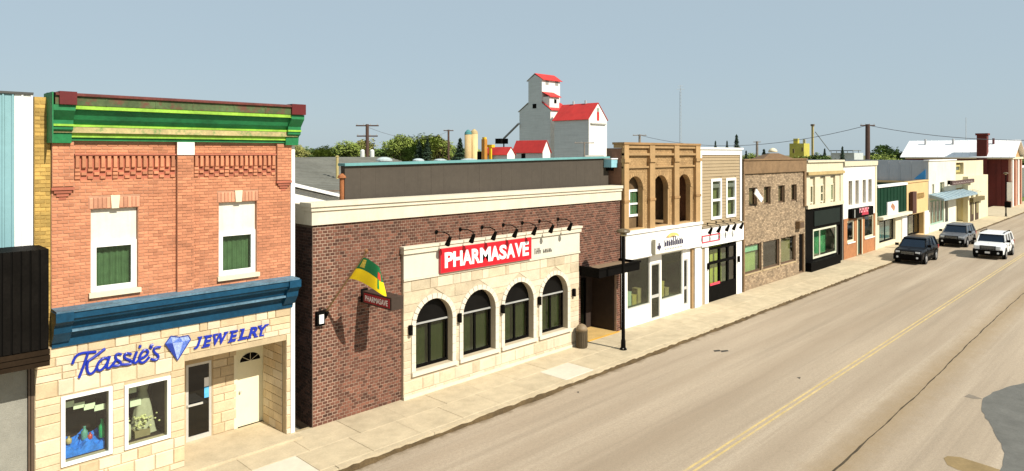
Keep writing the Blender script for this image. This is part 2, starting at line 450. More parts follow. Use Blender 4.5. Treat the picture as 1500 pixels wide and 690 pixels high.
def patch(name, pix, mat, z):
    m = MB(); p = [GP(a, b, ROADZ+z) for a, b in pix]
    # roughen the outline a little
    q = []
    for a, b in zip(p, p[1:]+p[:1]):
        k = max(1, int((b-a).length/.25))
        for i in range(k):
            c = a.lerp(b, i/k); q.append((c.x+random.uniform(-.025, .025), c.y+random.uniform(-.025, .025), c.z))
    m.add(q, [tuple(range(len(q)))]); return tag(m.build(name, mat), kind='structure')
m_gpatch = M('grey_patch_surface', (.125, .122, .108), .9, .16, 1.6, .5, 60, grime=.3)  # flat area, greyer and darker than the road around it
m_stain = M('brown_stain', (.235, .165, .075), .9, .15, 1.5)
patch('grey_road_patch', [(1441,583),(1437,598),(1444,612),(1456,632),(1466,650),(1473,664),(1465,688),(1462,712),(1640,760),(1700,640),(1600,545),(1500,561),(1475,567),(1455,574)], m_gpatch, .006)
patch('road_stain', [(1382,671),(1388,668),(1405,669),(1432,677),(1466,689),(1440,696),(1402,688),(1388,681)], m_stain, .005)
m_dk = M('pothole_tar', (.045, .04, .032), .9, .3, 8)
patch('tar_spot', [(1045,513),(1054,512),(1056,514.5),(1047,515.5)], m_dk, .005)
patch('tar_spot', [(1057,513.5),(1065,512.5),(1067,514.5),(1058,516)], m_dk, .005)
patch('tar_spot', [(1413,581),(1420,577),(1426,579),(1438,584),(1425,584)], M('grey_tar', (.20, .165, .125)), .005)
patch('tar_spot', [(845,574),(849,573.5),(848,576)], m_dk, .005)
patch('tar_spot', [(1168,553),(1172,552.5),(1171,555)], m_dk, .005)

# ================================================================== BRICK JEWELLERY BUILDING
XK0, XK1 = FX(75), FX(424)
m_kb = M('orange_brick', (.50, .205, .108), .85, .14, 1.2, .3, 90, island=.20, grime=.28)
m_kmort = M('pale_pink_mortar', (.42, .225, .14), .9, .12, 3)
m_kdark = M('deep_red_brick', (.36, .115, .068), .85, .12, 3, .2, 80, island=.15)
m_stone = [M('buff_stone', (.57, .46, .30), .85, .12, 3, .45, 45, island=.08), M('buff_stone_light', (.60, .505, .36), .85, .10, 3, .35, 45, island=.08), M('buff_stone_dark', (.52, .40, .245), .85, .12, 3, .35, 45, island=.10)]
m_smort = M('stone_mortar', (.44, .345, .215), .9, .1, 4)
m_white = M('white_paint', (.80, .79, .76), .55, .05, 2, grime=.08)
m_cream = M('cream_paint', (.66, .59, .42), .7, .06, 2, streak=.12)
m_ybrick = M('yellow_brick', (.42, .27, .075), .85, .15, 4, .3, 60, island=.28)
m_gr = M('green_paint', (.014, .165, .055), .65, .25, 1.2, rust=None, grime=.45)
m_lime = M('lime_paint', (.25, .46, .045), .55, .25, 2.5, grime=.5)
m_cap = M('weathered_cap', (.070, .105, .038), .7, .35, 1.5, rust=(.13, .045, .030))
m_tan = M('peeling_tan_paint', (.42, .34, .16), .7, .25, 2, rust=(.10, .22, .06))
m_dred = M('dark_red_paint', (.105, .010, .010), .5, .12, 3)
m_blue = M('deep_blue_paint', (.006, .050, .100), .5, .25, 1.3, grime=.35, spec=.2)
m_pblue = M('pale_blue_edge', (.085, .16, .22), .6, .4, 2, grime=.5)
m_roofg = M('grey_roofing', (.20, .19, .17), .9, .2, .6)
m_dark = M('dark_interior', (.030, .024, .020), .9, .2, 2)
m_black = M('black_metal', (.005, .0045, .004), .65, .2, 3, spec=.03)
m_alu = M('aluminium_frame', (.55, .54, .50), .4, .08, 3, metal=.3)

K = thing('brick_shop_building', ((XK0+XK1)/2, YF+4, -.2), 'two-storey orange brick jewellery shop with green cornice and blue belt cornice', 'building')
Z1, Z2 = 3.55, 7.98
wx = [(FX(133), FX(202)), (FX(320.5), FX(376))]
wz = (FZ(168, 431), FZ(168, 305))
# storefront wall
sw = [(FX(93), FX(160.5), FZ(93, 680), FZ(93, 584)), (FX(185.5), FX(246), FZ(185, 655), FZ(185, 567))]
rx0, rx1 = FX(270.5), FX(419); RZ = 2.62; YB = 18.75
facade('storefront_wall', m_smort, K, XK0-.30, XK1+.02, -.25, Z1, YF, [*sw, (rx0, rx1, -.25, RZ)], .22)
ashlar(K, XK0-.30, XK1+.02, -.1, Z1-.02, YF, m_stone, 16, .37, [(a-.055, b+.055, c-.055, d+.055) for a, b, c, d in sw]+[(rx0, rx1, -.3, RZ)])
# upper brick wall
ops = [(a, b, *wz) for a, b in wx]
facade('brick_wall', m_kmort, K, XK0, XK1+.02, Z1, Z2+.9, YF, ops, .16)
B('yellow_pier', m_ybrick, K, XK0-.30, XK0-.01, YF+.01, YF+.25, Z1, Z2+.93)
yb = [(a, b, z, YF+.01) for a, b, z in brick_list(XK0-.30, XK0-.012, Z1+.02, Z2+.9, .2, .085)]
lay_bricks(K, 'yellow_brick', yb, .085, m_ybrick, nsingle=40)
px0, px1 = FX(257.5), FX(281.5)
cl0, cl1 = (XK0+.0, FX(107)), (FX(404), XK1+.02)
pan = [(FX(108), FX(256.5)), (FX(283), FX(403))]
pz0, pz1 = 7.10, 7.66
vz = wz[1]+.27
excl = ops+[(px0, px1, 4.2, 9)]+[(a, b, pz0, pz1) for a, b in pan]+[(cl0[0], cl0[1], 6.98, 9), (cl1[0], cl1[1], 6.98, 9)]
excl += [(a-.04, b+.04, wz[1], vz) for a, b in wx]
bl = [(a, b, z, YF) for a, b, z in brick_list(XK0, XK1+.02, 4.33, Z2, .215, .0735, excl)]
YP = YF-.10                                              # pilaster face
bl += [(a, b, z, YP) for a, b, z in brick_list(px0, px1, 4.33, 7.66, .215, .0735)]
for a, b in (cl0, cl1): bl += [(p, q, z, YP+.02) for p, q, z in brick_list(a, b, 6.98, Z2, .215, .0735)]
lay_bricks(K, 'orange_brick', bl, .0735, m_kb)
pl = MB().box(px0, px1, YP, YF, 4.33, Z2).build('pilaster', m_kmort, K)
for a, b in (cl0, cl1):
    B('pilaster', m_kmort, K, a, b, YP+.02, YF-.003, 6.98, Z2)
    cx = (a+b)/2; hw = (b-a)/2
    for i in range(4):                                   # stepped corbel under the short pilaster
        s = 1-i*.24
        B('corbel_step', m_kdark, K, cx-hw*s-.01, cx+hw*s+.01, YP+.015+i*.022, YF-.003, 6.975-.07*(i+1), 6.975-.07*i-.006)
B('date_stone', M('white_stone', (.78, .76, .70), .7, .08, 6, grime=.2), K, px0-.01, px1+.01, YP-.03, YP-.001, 7.67, Z2-.003)
cb_me = block_mesh('corbel_brick', m_kb, .08, .08, .3)
B('band_course', m_kdark, K, pan[0][0], pan[0][1], YF-.085, YF-.003, pz1, pz1+.035)
B('band_course', m_kdark, K, pan[1][0], pan[1][1], YF-.085, YF-.003, pz1, pz1+.035)
for a, b in pan:
    B('panel_back', m_kdark, K, a, b, YF-.006, YF+.02, pz0, pz1)
    n = 17; p = (b-a)/n
    for i in range(n):
        piece('corbel_brick', cb_me, (a+i*p+p*.14, YF-.075, pz0+.27), K, (p*.66, .075, pz1-pz0-.275))
        for r_ in range(3):
            if (i+r_) % 2 == 0 or r_ == 1 and i % 3 == 0:
                piece('corbel_brick', cb_me, (a+i*p+p*.05, YF-.06+.008*r_, pz0+.20-.085*r_), K, (p*.9, .055, .068))
for a, b in wx:                                           # flat brick heads with cream keystones
    n = 12; p = (b-a+.08)/n
    for i in range(n):
        if abs(i-(n-1)/2) < 1: continue
        piece('header_brick', block_mesh('header_brick', M('pale_header_brick', (.53, .25, .15), .85, .12, 3, .2, 70, island=.2), .1, .05, .4) if i == 0 else bpy.data.meshes['header_brick'],
              (a-.04+i*p+.005, YF-.02, wz[1]+.006), K, (p-.01, .024, .25))
    c = (a+b)/2; MB().prism([(c-p*.85, wz[1]+.004), (c+p*.85, wz[1]+.004), (c+p*1.1, vz+.03), (c-p*1.1, vz+.03)], YF-.045, YF).build('keystone', m_cream, K)
zp = FZ(168, 353)
for a, b in wx:
    B('blank_panel', M('off_white_panel', (.64, .61, .53), .7, .06, 3, streak=.25), K, a+.01, b-.01, YF+.09, YF+.13, zp, wz[1]-.005)
    window(K, a+.01, b-.01, wz[0]+.10, zp-.004, YF+.055, m_white, .115, back=M('green_curtain', (.07, .13, .055), .8, .2, 6), backoff=.10)
    B('sill', m_cream, K, a-.05, b+.05, YF-.09, YF+.14, wz[0]-.01, wz[0]+.096)
# green crown cornice: strips of one profile, each its own colour
cx0, cx1 = XK0-.03, XK1+.12
def strip(name, mat, prof, a=cx0, b=cx1, y=YF): MB().prismx([(y+p, z) for p, z in prof], a, b).build(name, mat, K)
strip('cornice_cap', m_cap, [(-.50,8.74),(.3,8.74),(.3,8.93),(-.50,8.93)])
strip('cornice_top_edge', M('faded_maroon_edge', (.12, .030, .022), .75, .35, 2, grime=.4), [(-.55,8.932),(.3,8.932),(.3,9.03),(-.46,9.00),(-.55,8.97)])
for i in range(1, 6):
    x = cx0+(cx1-cx0)*i/6+random.uniform(-.1, .1); MB().box(x-.012, x+.012, YF-.508, YF-.501, 8.742, 8.928).build('sheet_seam', m_cap, K)
strip('cornice_fillet', m_lime, [(-.485,8.655),(.1,8.655),(.1,8.737),(-.485,8.737)])
strip('cornice_cove', m_gr, [(-.20,8.335),(.1,8.335),(.1,8.652),(-.40,8.652),(-.385,8.60),(-.30,8.44)])
strip('cornice_fillet', m_lime, [(-.245,8.285),(.1,8.285),(.1,8.332),(-.245,8.332)])
strip('cornice_bead', m_tan, [(-.235,8.155),(.1,8.155),(.1,8.282),(-.235,8.282)])
strip('cornice_fillet', m_lime, [(-.165,8.055),(.1,8.055),(.1,8.152),(-.165,8.152)])
strip('cornice_base', m_gr, [(-.115,7.985),(.1,7.985),(.1,8.052),(-.115,8.052)])
for a, b in ((XK0-.06, XK0+.34), (XK1-.20, XK1+.17)):
    eb = MB().prismx([(YF-.17,7.93),(YF+.05,7.93),(YF+.05,8.735),(YF-.50,8.735),(YF-.50,8.62),(YF-.32,8.42),(YF-.30,8.22),(YF-.20,8.16)], a, b).build('cornice_block', m_gr, K)
    B('block_fillet', m_lime, eb, a-.01, b+.01, YF-.33, YF-.10, 8.29, 8.335)
    B('block_cap', m_dred, eb, a-.015+(.11 if a < XK0 else 0), b+.015, YF-.56, YF+.1, 8.742, 9.02)
B('cornice_end_board', m_gr, K, XK0-.085, XK0-.062, YF-.5, YF+.25, 7.93, 9.0)
# blue belt cornice
bx0, bx1 = XK0-.0, XK1+.06
strip('belt_top', m_pblue, [(-.46,4.30),(.02,4.30),(.02,4.36),(-.46,4.345)], bx0, bx1)  # sunlit top edge, the light put into a paler blue
strip('belt_face', m_blue, [(-.43,4.16),(-.003,4.16),(-.003,4.297),(-.43,4.297)], bx0, bx1)
strip('belt_cove', m_blue, [(-.20,3.90),(-.003,3.90),(-.003,4.157),(-.40,4.157),(-.36,4.08),(-.24,4.02)], bx0, bx1)
strip('belt_bead', m_pblue, [(-.27,3.84),(-.003,3.84),(-.003,3.897),(-.27,3.885)], bx0+.33, bx1)
strip('belt_band', m_blue, [(-.06,3.50),(-.003,3.50),(-.003,3.837),(-.16,3.837),(-.08,3.72)], bx0, bx1)
for a in (bx0-.015, bx1-.30):
    MB().prismx([(YF-.12,3.62),(YF-.002,3.62),(YF-.002,4.31),(YF-.485,4.31),(YF-.485,4.12),(YF-.33,4.0),(YF-.30,3.85)], a, a+.33).build('belt_block', m_blue, K)
# white corner flashing on the right
B('corner_flashing', m_white, K, XK1+.022, XK1+.14, YF-.04, YF+.3, -.15, 7.97)
shell(K, XK0-.30, XK1+.14, YF+.30, YF+15, -.25, 8.9, M('side_siding', (.55, .53, .48), .7, .08, 1), m_roofg)
# show windows and what stands in them
for i, (a, b, c, d) in enumerate(sw):
    wo = window(K, a-.05, b+.05, c-.05, d+.05, YF-.045, m_white, .075, name='show_window', depth=.06)
    m = MB(); y0, y1 = YF+.22, YF+1.1
    m.quad((a,y1,c),(b,y1,c),(b,y1,d),(a,y1,d)); m.quad((a,y0,c),(a,y1,c),(a,y1,d),(a,y0,d)); m.quad((b,y0,c),(b,y0,d),(b,y1,d),(b,y1,c))
    m.quad((a,y0,c),(b,y0,c),(b,y1,c),(a,y1,c)); m.quad((a,y0,d),(a,y1,d),(b,y1,d),(b,y0,d))
    m.build('display_recess', M('maroon_backdrop', (.022, .011, .008), .9, .2, 3), wo)
# recessed entrance
dw = (FX(272.5, YB), FX(310, YB)); dd = (FX(347, YB), FX(386, YB)); DZ = .06
dzt = [FZ(273, 538, YB)+.05, 2.19]
facade('entrance_back_wall', m_smort, K, rx0-.15, rx1+.1, -.25, RZ+.1, YB, [(dw[0], dw[1], DZ, dzt[0]), (dd[0], dd[1], DZ, dzt[1])], .12)
ashlar(K, rx0-.1, rx1, DZ, RZ, YB, [m_stone[0], m_stone[2]], 11, .40, [(dw[0]-.02, dw[1]+.02, -1, dzt[0]+.02), (dd[0]-.02, dd[1]+.02, -1, dzt[1]+.02)])
m = MB(); m.quad((rx1,YF+.2,-.25),(rx1,YF+.2,RZ),(rx1,YB,RZ),(rx1,YB,-.25)); m.quad((rx0,YF+.2,-.25),(rx0,YB,-.25),(rx0,YB,RZ),(rx0,YF+.2,RZ)); m.build('entrance_return', M('buff_stone_return', (.60, .44, .22), .85, .18, 3, .4, 25), K)
B('entrance_soffit', m_cream, K, rx0-.1, rx1+.1, YF+.2, YB+.1, RZ+.002, RZ+.08)
# stones on the visible side return of the entrance
zz = DZ; k = 0
while zz < RZ-.05:
    ys = [YF+.205, YF+.205+random.uniform(.3, .6), YF+.205+random.uniform(.75, 1.0), YB-.03]
    for p, q in zip(ys, ys[1:]): B('stone', random.choice(m_stone), K, rx1-.02, rx1+.01, p+.006, q-.006, zz+.006, min(zz+.23, RZ)-.006)
    zz += .235
B('entrance_step', m_conc, K, rx0-.9, XK1+.16, YF-.42, YB-.002, -.02, DZ-.003)
do = MB(); frame(do, dw[0], dw[1], DZ, dzt[0], YB+.01, YB+.07, .065, .12); do = do.build('glass_door', m_alu, K)
B('pane', glass('dark_door_glass', (.08, .075, .07)), do, dw[0]+.05, dw[1]-.05, YB+.035, YB+.042, DZ+.1, dzt[0]-.05)
B('push_bar', m_alu, do, dw[0]+.02, dw[0]+.42, YB-.05, YB-.01, 1.00, 1.05)
B('door_back', m_dark, do, dw[0], dw[1], YB+.3, YB+.32, DZ, dzt[0])
B('door_notice', M('white_card', (.8, .8, .8), .7, .03), do, dw[0]+.48, dw[0]+.70, YB+.022, YB+.028, 1.42, 1.66)
B('door_notice', M('blue_card', (.10, .42, .75), .7, .15, 9), do, dw[0]+.48, dw[0]+.72, YB+.02, YB+.026, 1.12, 1.41)
d2 = MB(); frame(d2, dd[0]-.09, dd[1]+.09, DZ, dzt[1]+.09, YB-.025, YB+.06, .10, .0); d2 = d2.build('door_frame', M('yellow_white_trim', (.74, .68, .48), .6, .04, 2), K)
d3 = B('panel_door', M('pale_yellow_door', (.76, .70, .48), .55, .04, 2), K, dd[0]+.012, dd[1]-.012, YB+.02, YB+.06, DZ+.01, dzt[1]-.012)
cxd = (dd[0]+dd[1])/2
MB().prism([(cxd+.29*math.cos(math.pi*i/14), 1.86+.22*math.sin(math.pi*i/14)) for i in range(15)], YB+.008, YB+.018).build('fan_light', m_black, d3)
fm = MB()
for k in (3, 7, 11):
    t = math.pi*k/14; fm.cyl((cxd, YB+.004, 1.86), (cxd+.29*math.cos(t), YB+.004, 1.86+.22*math.sin(t)), .008, n=5)
fm.build('glazing_bar', m_cream, d3)
m = MB().cyl((dd[0]+.09, YB-.05, 1.05), (dd[0]+.09, YB+.02, 1.05), .03); m.build('door_knob', m_alu, d3)

# lettering of the jewellery shop
m_let = M('royal_blue_letters', (.012, .030, .34), .35, .08, 6)
def zz4(p): return (90+p[0]/6.9, 460+p[1]/6.9)
SG = thing('shop_name_letters', ((FX(105)+FX(235))/2, YF-.05, 2.9), "blue script letters Kassie's on the stone above the display windows", 'sign')
strokes = [
 [[(105,500),(118,462),(140,425),(170,402),(220,388),(300,382),(345,378)], [(262,392),(250,425),(225,500),(197,575),(172,640)], [(436,345),(390,380),(330,425),(265,470)], [(262,470),(252,530),(262,585),(292,600),(330,570),(352,530)]],
 [[(470,445),(425,440),(375,480),(352,535),(372,568),(415,545),(455,490),(482,420)], [(482,420),(462,480),(452,535),(478,540),(515,500),(545,460)]],
 [[(600,405),(560,398),(540,425),(552,455),(588,478),(585,508),(540,520),(500,515)]],
 [[(700,405),(655,392),(630,415),(640,445),(690,465),(700,492),(650,505),(590,505)]],
 [[(755,375),(735,430),(722,480),(745,490),(775,460)], [(792,310),(782,338)]],
 [[(780,452),(830,430),(868,388),(852,358),(815,372),(785,425),(782,472),(812,488),(850,465),(882,425)]],
 [[(920,305),(892,318),(905,340)]],
 [[(995,330),(945,335),(925,362),(940,390),(968,412),(968,445),(930,460),(895,448)]]]
for st in strokes:
    m = MB()
    for s_ in st:
        # smooth the stroke
        P = [Vector((*q, 0)) for q in s_]; pts = []
        for i in range(len(P)-1):
            p0, p1, p2, p3 = P[max(i-1, 0)], P[i], P[i+1], P[min(i+2, len(P)-1)]
            for t in (0, .34, .67): pts.append(.5*((2*p1)+(p2-p0)*t+(2*p0-5*p1+4*p2-p3)*t*t+(3*p1-p0-3*p2+p3)*t**3))
        pts.append(P[-1])
        w3 = [(FX(zz4(q)[0]), YF-.05, FZ(*zz4(q))) for q in pts]; m.tube(w3, .030, 7)
    m.build('letter', m_let, SG)
jx0, jx1 = FX(283), FX(392)
JW = thing('shop_trade_letters', ((jx0+jx1)/2, YF-.05, 2.75), 'blue slanted capital letters JEWELRY above the entrance', 'sign')
wd = {'J': .80, 'E': .95, 'W': 1.5, 'L': .90, 'R': 1.05, 'Y': 1.05}; tot = sum(wd[c] for c in 'JEWELRY'); x = jx0
zj0, zj1 = FZ(300, 509)+.02, FZ(300, 509)+.30
for c in 'JEWELRY':
    w_ = (jx1-jx0)*wd[c]/tot
    ly = text('letter', c, x, x+w_*.92, zj0, zj1, YF-.03, m_let, JW, shear=.28, bold=.028, depth=.03)
    for u_, top in {'J': ((.75, 1),), 'E': ((.12, 0), (.35, 1)), 'W': ((.22, 1), (.90, 1)), 'L': ((.12, 0), (.40, 1)), 'R': ((.12, 0), (.85, 0)), 'Y': ((.20, 1), (.92, 1), (.40, 0))}[c]:
        q = x+w_*.92*u_; MB().box(q-.055, q+.055, YF-.056, YF-.03, *((zj1-.026, zj1+.004) if top else (zj0-.006, zj0+.024))).build('serif', m_let, ly)
    x += w_
# the gem between the two words, a faceted cut stone in relief
G = thing('diamond_emblem', (FX(258), YF-.05, 2.8), 'blue and white cut gem emblem between the two words', 'sign')
gp = {k: (FX(zz4(v)[0]), FZ(*zz4(v))) for k, v in dict(l=(1040,295), a=(1098,218), b=(1185,228), c=(1272,212), r=(1296,252), t=(1165,462), m1=(1115,290), m2=(1220,275)).items()}
def tri(n1, n2, n3, mat, y=(.06, .06, .06)):
    m = MB(); ps = [gp[n1], gp[n2], gp[n3]]
    m.add([(p[0], YF-yy, p[1]) for p, yy in zip(ps, y)]+[(p[0], YF-.028, p[1]) for p in ps], [(0,1,2),(3,5,4),(0,3,4,1),(1,4,5,2),(2,5,3,0)]); m.build('facet', mat, G)
g1 = M('gem_light_blue', (.28, .36, .62), .3, .35, 30); g2 = M('gem_mid_blue', (.10, .17, .50), .3, .4, 30); g3 = M('gem_dark_blue', (.02, .04, .25), .3, .3, 30)
hi = (.055, .055, .09)
tri('a', 'l', 'm1', g2); tri('a', 'm1', 'b', g1); tri('b', 'm1', 'm2', g2); tri('b', 'm2', 'c', g1); tri('c', 'm2', 'r', g1)
tri('l', 't', 'm1', g3); tri('m1', 't', 'm2', g1); tri('m2', 't', 'r', g2)
m = MB(); ring = ['l', 't', 'r', 'c', 'b', 'a', 'l']; m.tube([(gp[k][0], YF-.062, gp[k][1]) for k in ring], .012, 5); m.build('outline', g3, G)

# goods in the left display
a, b, c, d = sw[0]; zc = c+.02
cards = M('pale_green_card', (.74, .78, .55), .8, .05)
for i in range(4):
    u = a+.04+i*(b-a)*.23; z_ = d-.30-i*.075
    B('price_card', cards, None, u, u+.22, YF+.26, YF+.27, z_, z_+.13)
    o = bpy.data.objects[[k for k in bpy.data.objects.keys() if k.startswith('price_card')][-1]]
    tag(o, ['first pale green card from the left hanging in the display window', 'second pale green card from the left in the display window', 'third pale green card from the left in the display window', 'lowest pale green card at the right in the display window'][i], 'card', 'cards hung in the display')
m = MB(); n = 14; k2 = 7; hh = [[zc+.12+random.uniform(0, .08)+.05*math.sin(i*.9) for i in range(n+1)] for j in range(k2+1)]
for j in range(k2):
    for i in range(n):
        f = lambda ii, jj: (a+.02+(b-a-.04)*ii/n, YF+.28+.6*jj/k2, hh[jj][ii]+.10*jj/k2)
        m.quad(f(i,j), f(i+1,j), f(i+1,j+1), f(i,j+1))
for i in range(n):
    x0_, x1_ = a+.02+(b-a-.04)*i/n, a+.02+(b-a-.04)*(i+1)/n
    m.quad((x0_,YF+.28,zc-.02),(x1_,YF+.28,zc-.02),(x1_,YF+.28,hh[0][i+1]),(x0_,YF+.28,hh[0][i]))
tag(m.build('blue_cloth', M('bright_blue_cloth', (.03, .20, .72), .6, .35, 8), None), 'rumpled bright blue cloth on the floor of the left display window', 'cloth')
def bottle(nm, x, y, z, h, r, mat, label, cat):
    tag(MB().lathe((x, y, z), [(r*.9,0),(r,.03*h),(r,.62*h),(r*.45,.75*h),(r*.4,.95*h),(r*.5,h)], 12).build(nm, mat, None, True), label, cat)
bottle('bottle', a+.86, YF+.42, zc+.2, .42, .075, M('green_bottle', (.02, .35, .12), .3, .1, 9), 'tall green bottle standing on the blue cloth', 'bottle')
bottle('vase', a+.52, YF+.5, zc+.22, .30, .07, M('teal_vase', (.10, .28, .22), .4, .2, 9), 'short teal vase beside the green bottle in the display', 'vase')
bottle('jar', a+.62, YF+.45, zc+.22, .14, .05, M('red_jar', (.5, .06, .05), .4, .2, 9), 'small red jar between vase and green bottle', 'jar')
bottle('ornament', a+.20, YF+.45, zc+.24, .16, .06, M('gold_ornament', (.45, .35, .15), .4, .2, 9), 'small golden ornament at the left of the blue cloth', 'ornament')
# dress and flowers in the right display
a, b, c, d = sw[1]
dx = a+(b-a)*.60
prof = [(.30,0),(.27,.1),(.24,.3),(.19,.6),(.13,.85),(.09,1.0),(.13,1.12),(.12,1.2),(.05,1.27)]
m = MB(); N = 28
vs = []
for r_, z_ in prof:
    for i in range(N):
        t = 2*math.pi*i/N; q = r_*(1+.10*math.sin(7*t)*(1-z_/1.3)); vs.append((dx+q*math.cos(t), YF+.62+q*.8*math.sin(t), c+.02+z_))
m.add(vs, [(k*N+i, k*N+(i+1) % N, (k+1)*N+(i+1) % N, (k+1)*N+i) for k in range(len(prof)-1) for i in range(N)])
tag(m.build('dress', M('ivory_tulle', (.42, .40, .27), .9, .12, 10), None, True), 'ivory gown with wide skirt standing in the right display window', 'dress')
fb = thing('flower_bunch', (a+.45, YF+.45, c), 'bunch of pale cream flowers at the foot of the gown', 'flowers')
vsm = B('basket', M('wicker', (.25, .2, .1)), fb, a+.28, a+.62, YF+.35, YF+.6, c+.003, c+.16)
m = MB()
for _ in range(60):
    p = Vector((a+.45+random.gauss(0, .16), YF+.42+random.uniform(-.12, .14), c+.2+random.uniform(0, .28))); r_ = random.uniform(.02, .042)
    m.lathe((p.x, p.y, p.z), [(r_*.5,0),(r_,r_*.6),(r_*.6,r_*1.2)], 6)
m.build('blossom', M('cream_blossom', (.62, .60, .28), .8, .25, 20), fb)
bottle('column_stand', a+.10, YF+.40, c+.003, .55, .11, M('ivory_stand', (.55, .52, .36), .7), 'ivory stand at the left edge of the right display window', 'stand')
for i, (u, v) in enumerate(((.12, .33), (.22, .66))):
    o = B('hat_box' if i else 'sun_hat', cards, None, a+u, a+u+.24, YF+.5, YF+.62, d-v, d-v+.16)
    tag(o, ['white boxed card in the upper left of the right display', 'small white box below the upper card in the right display'][i], 'box')

# ================================================================== BUILDING AT THE LEFT EDGE
NB = thing('steel_clad_building', (0, YF+3, -.2), 'steel clad building with black ribbed sign fascia at the left edge', 'building')
m_teal = M('pale_teal_steel', (.20, .36, .39), .5, .06, 1, streak=.1); m_wst = M('white_steel', (.78, .77, .74), .45, .04, 1)
xt, xw = FX(25), XK0-.31
B('upper_wall', m_teal, NB, -4, xw, YF+.10, YF+.3, 3.3, 8.95)
wp = FX(25)
for x0_, x1_, mt_ in [(xw-(i+1)*.165, xw-i*.165, m_wst if i < 2 else m_teal) for i in range(18)]:
    mm = MB().prism([(x0_+.002, 5.2), (x1_-.002, 5.2), (x1_-.002, 8.95), (x0_+.002, 8.95)], YF+.075, YF+.099)
    p_ = mm.build('steel_panel', mt_, NB)
    B('rib', mt_, p_, x1_-.045, x1_-.012, YF+.05, YF+.074, 5.2, 8.95)
B('coping', M('dark_flashing', (.06, .06, .055), .5), NB, -4, xw, YF+.03, YF+.35, 8.953, 9.0)
xf = 3.365; yf_ = 16.5
B('fascia_box', m_black, NB, -4, xf, yf_+.03, YF+.09, 3.40, 5.75)
x = xf-.005
while x > -1.6:
    B('fascia_rib', M('black_ribbed_steel', (.007, .006, .005), .65, .3, 2, streak=.3, spec=.03), NB, x-.14, x-.02, yf_, yf_+.029, 3.73, 5.75); x -= .155
for i in range(3): B('fascia_trim', M('brown_black_trim', (.022, .014, .008), .6, .2, 2, spec=.05), NB, -4, xf+.01, yf_-.02-.025*(i % 2), yf_+.03, 3.38+.115*i, 3.38+.115*i+.10)
B('lower_wall', M('grey_pebble_stucco', (.27, .26, .22), .95, .10, 2, .8, 80), NB, -4, FX(40), YF+.02, YF+.3, -.25, 3.39)
B('door_frame', M('brown_steel_frame', (.09, .06, .04), .5), NB, FX(41), FX(44), YF-.03, YF+.25, -.2, 3.39)
B('door_frame', M('brown_steel_frame', (.09, .06, .04), .5), NB, FX(45.5), XK0-.31, YF-.01, YF+.25, -.2, 3.39)
shell(NB, -4, xw, YF+.31, YF+14, -.25, 8.9, m_wst, m_roofg)

# ================================================================== PHARMACY
P0, P1 = FX(458), FX(908)
m_pb = M('brown_red_brick', (.125, .050, .031), .85, .14, 1.0, .25, 80, island=.52, grime=.3)
m_pm = M('light_mortar', (.34, .24, .175), .9, .15, 4)
m_lim = M('cream_limestone', (.62, .555, .43), .8, .07, 2, .15, 40, streak=.12)
m_stu = M('pale_stucco', (.58, .54, .45), .85, .04, 1.5, .1, 60, streak=.08)
m_ps = [M('honey_stone', (.52, .43, .295), .85, .14, 3, .5, 35, island=.12), M('honey_stone_pale', (.57, .49, .36), .85, .10, 3, .4, 35, island=.07)]
m_psm = M('honey_mortar', (.46, .38, .265), .9, .08, 4)
PH = thing('pharmacy_building', ((P0+P1)/2, YF+5, -.2), 'long brown brick pharmacy with cream band and four arched windows', 'building')
HZ0, HZ1 = FZ(458, 330), FZ(458, 297)
q0, q1 = FX(588), FX(845)                       # stone front panel
qz = FZ(588, 362)
e0, e1 = FX(850), FX(903); ez = 2.85            # entrance recess
facade('brick_wall', m_pm, PH, P0, P1, -.25, HZ0, YF, [(e0, e1, -.25, ez), (q0+.05, q1-.05, -.25, qz-.1)], 1.3)
ex = [(q0, q1, -1, qz), (e0, e1, -1, ez)]
lay_bricks(PH, 'brown_brick', [(a, b, z, YF) for a, b, z in brick_list(P0, P1, .0, HZ0, .157, .0935, ex)], .0935, m_pb, .019, .019, .012)
# side wall brickwork towards the gap, the shade there put into darker brick
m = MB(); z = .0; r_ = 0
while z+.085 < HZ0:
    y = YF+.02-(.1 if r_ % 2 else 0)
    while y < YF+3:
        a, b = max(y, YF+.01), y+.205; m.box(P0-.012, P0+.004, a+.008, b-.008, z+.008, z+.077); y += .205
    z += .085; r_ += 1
tag(m.build('side_brickwork', M('shaded_side_brick', (.050, .024, .018), .9, .2, 1, .25, 80, island=.5), PH), kind='stuff')
shell(PH, P0, P1, YF+.01, YF+16, -.25, HZ0, M('shaded_mortar', (.13, .095, .07), .9, .2, 2), m_roofg, 5.6)  # darker mortar, shade of the gap put into its colour
# cream parapet band: moulded
def strip2(name, mat, prof, a, b, par): return MB().prismx([(YF+p, z) for p, z in prof], a, b).build(name, mat, par)
h = HZ1-HZ0
strip2('parapet_band', m_lim, [(-.08,HZ0),(.35,HZ0),(.35,HZ0+h*.62),(-.08,HZ0+h*.62)], P0-.07, P1, PH)
strip2('parapet_mould', m_lim, [(-.13,HZ0+h*.63),(.35,HZ0+h*.63),(.35,HZ0+h*.80),(-.13,HZ0+h*.80)], P0-.11, P1, PH)
strip2('parapet_cap', m_lim, [(-.18,HZ0+h*.81),(.45,HZ0+h*.81),(.45,HZ1),(-.18,HZ1)], P0-.15, P1, PH)
MB().box(P0-.07, P0+.1, YF+.36, YF+16, HZ0, HZ0+h*.9).build('side_parapet', m_lim, PH)
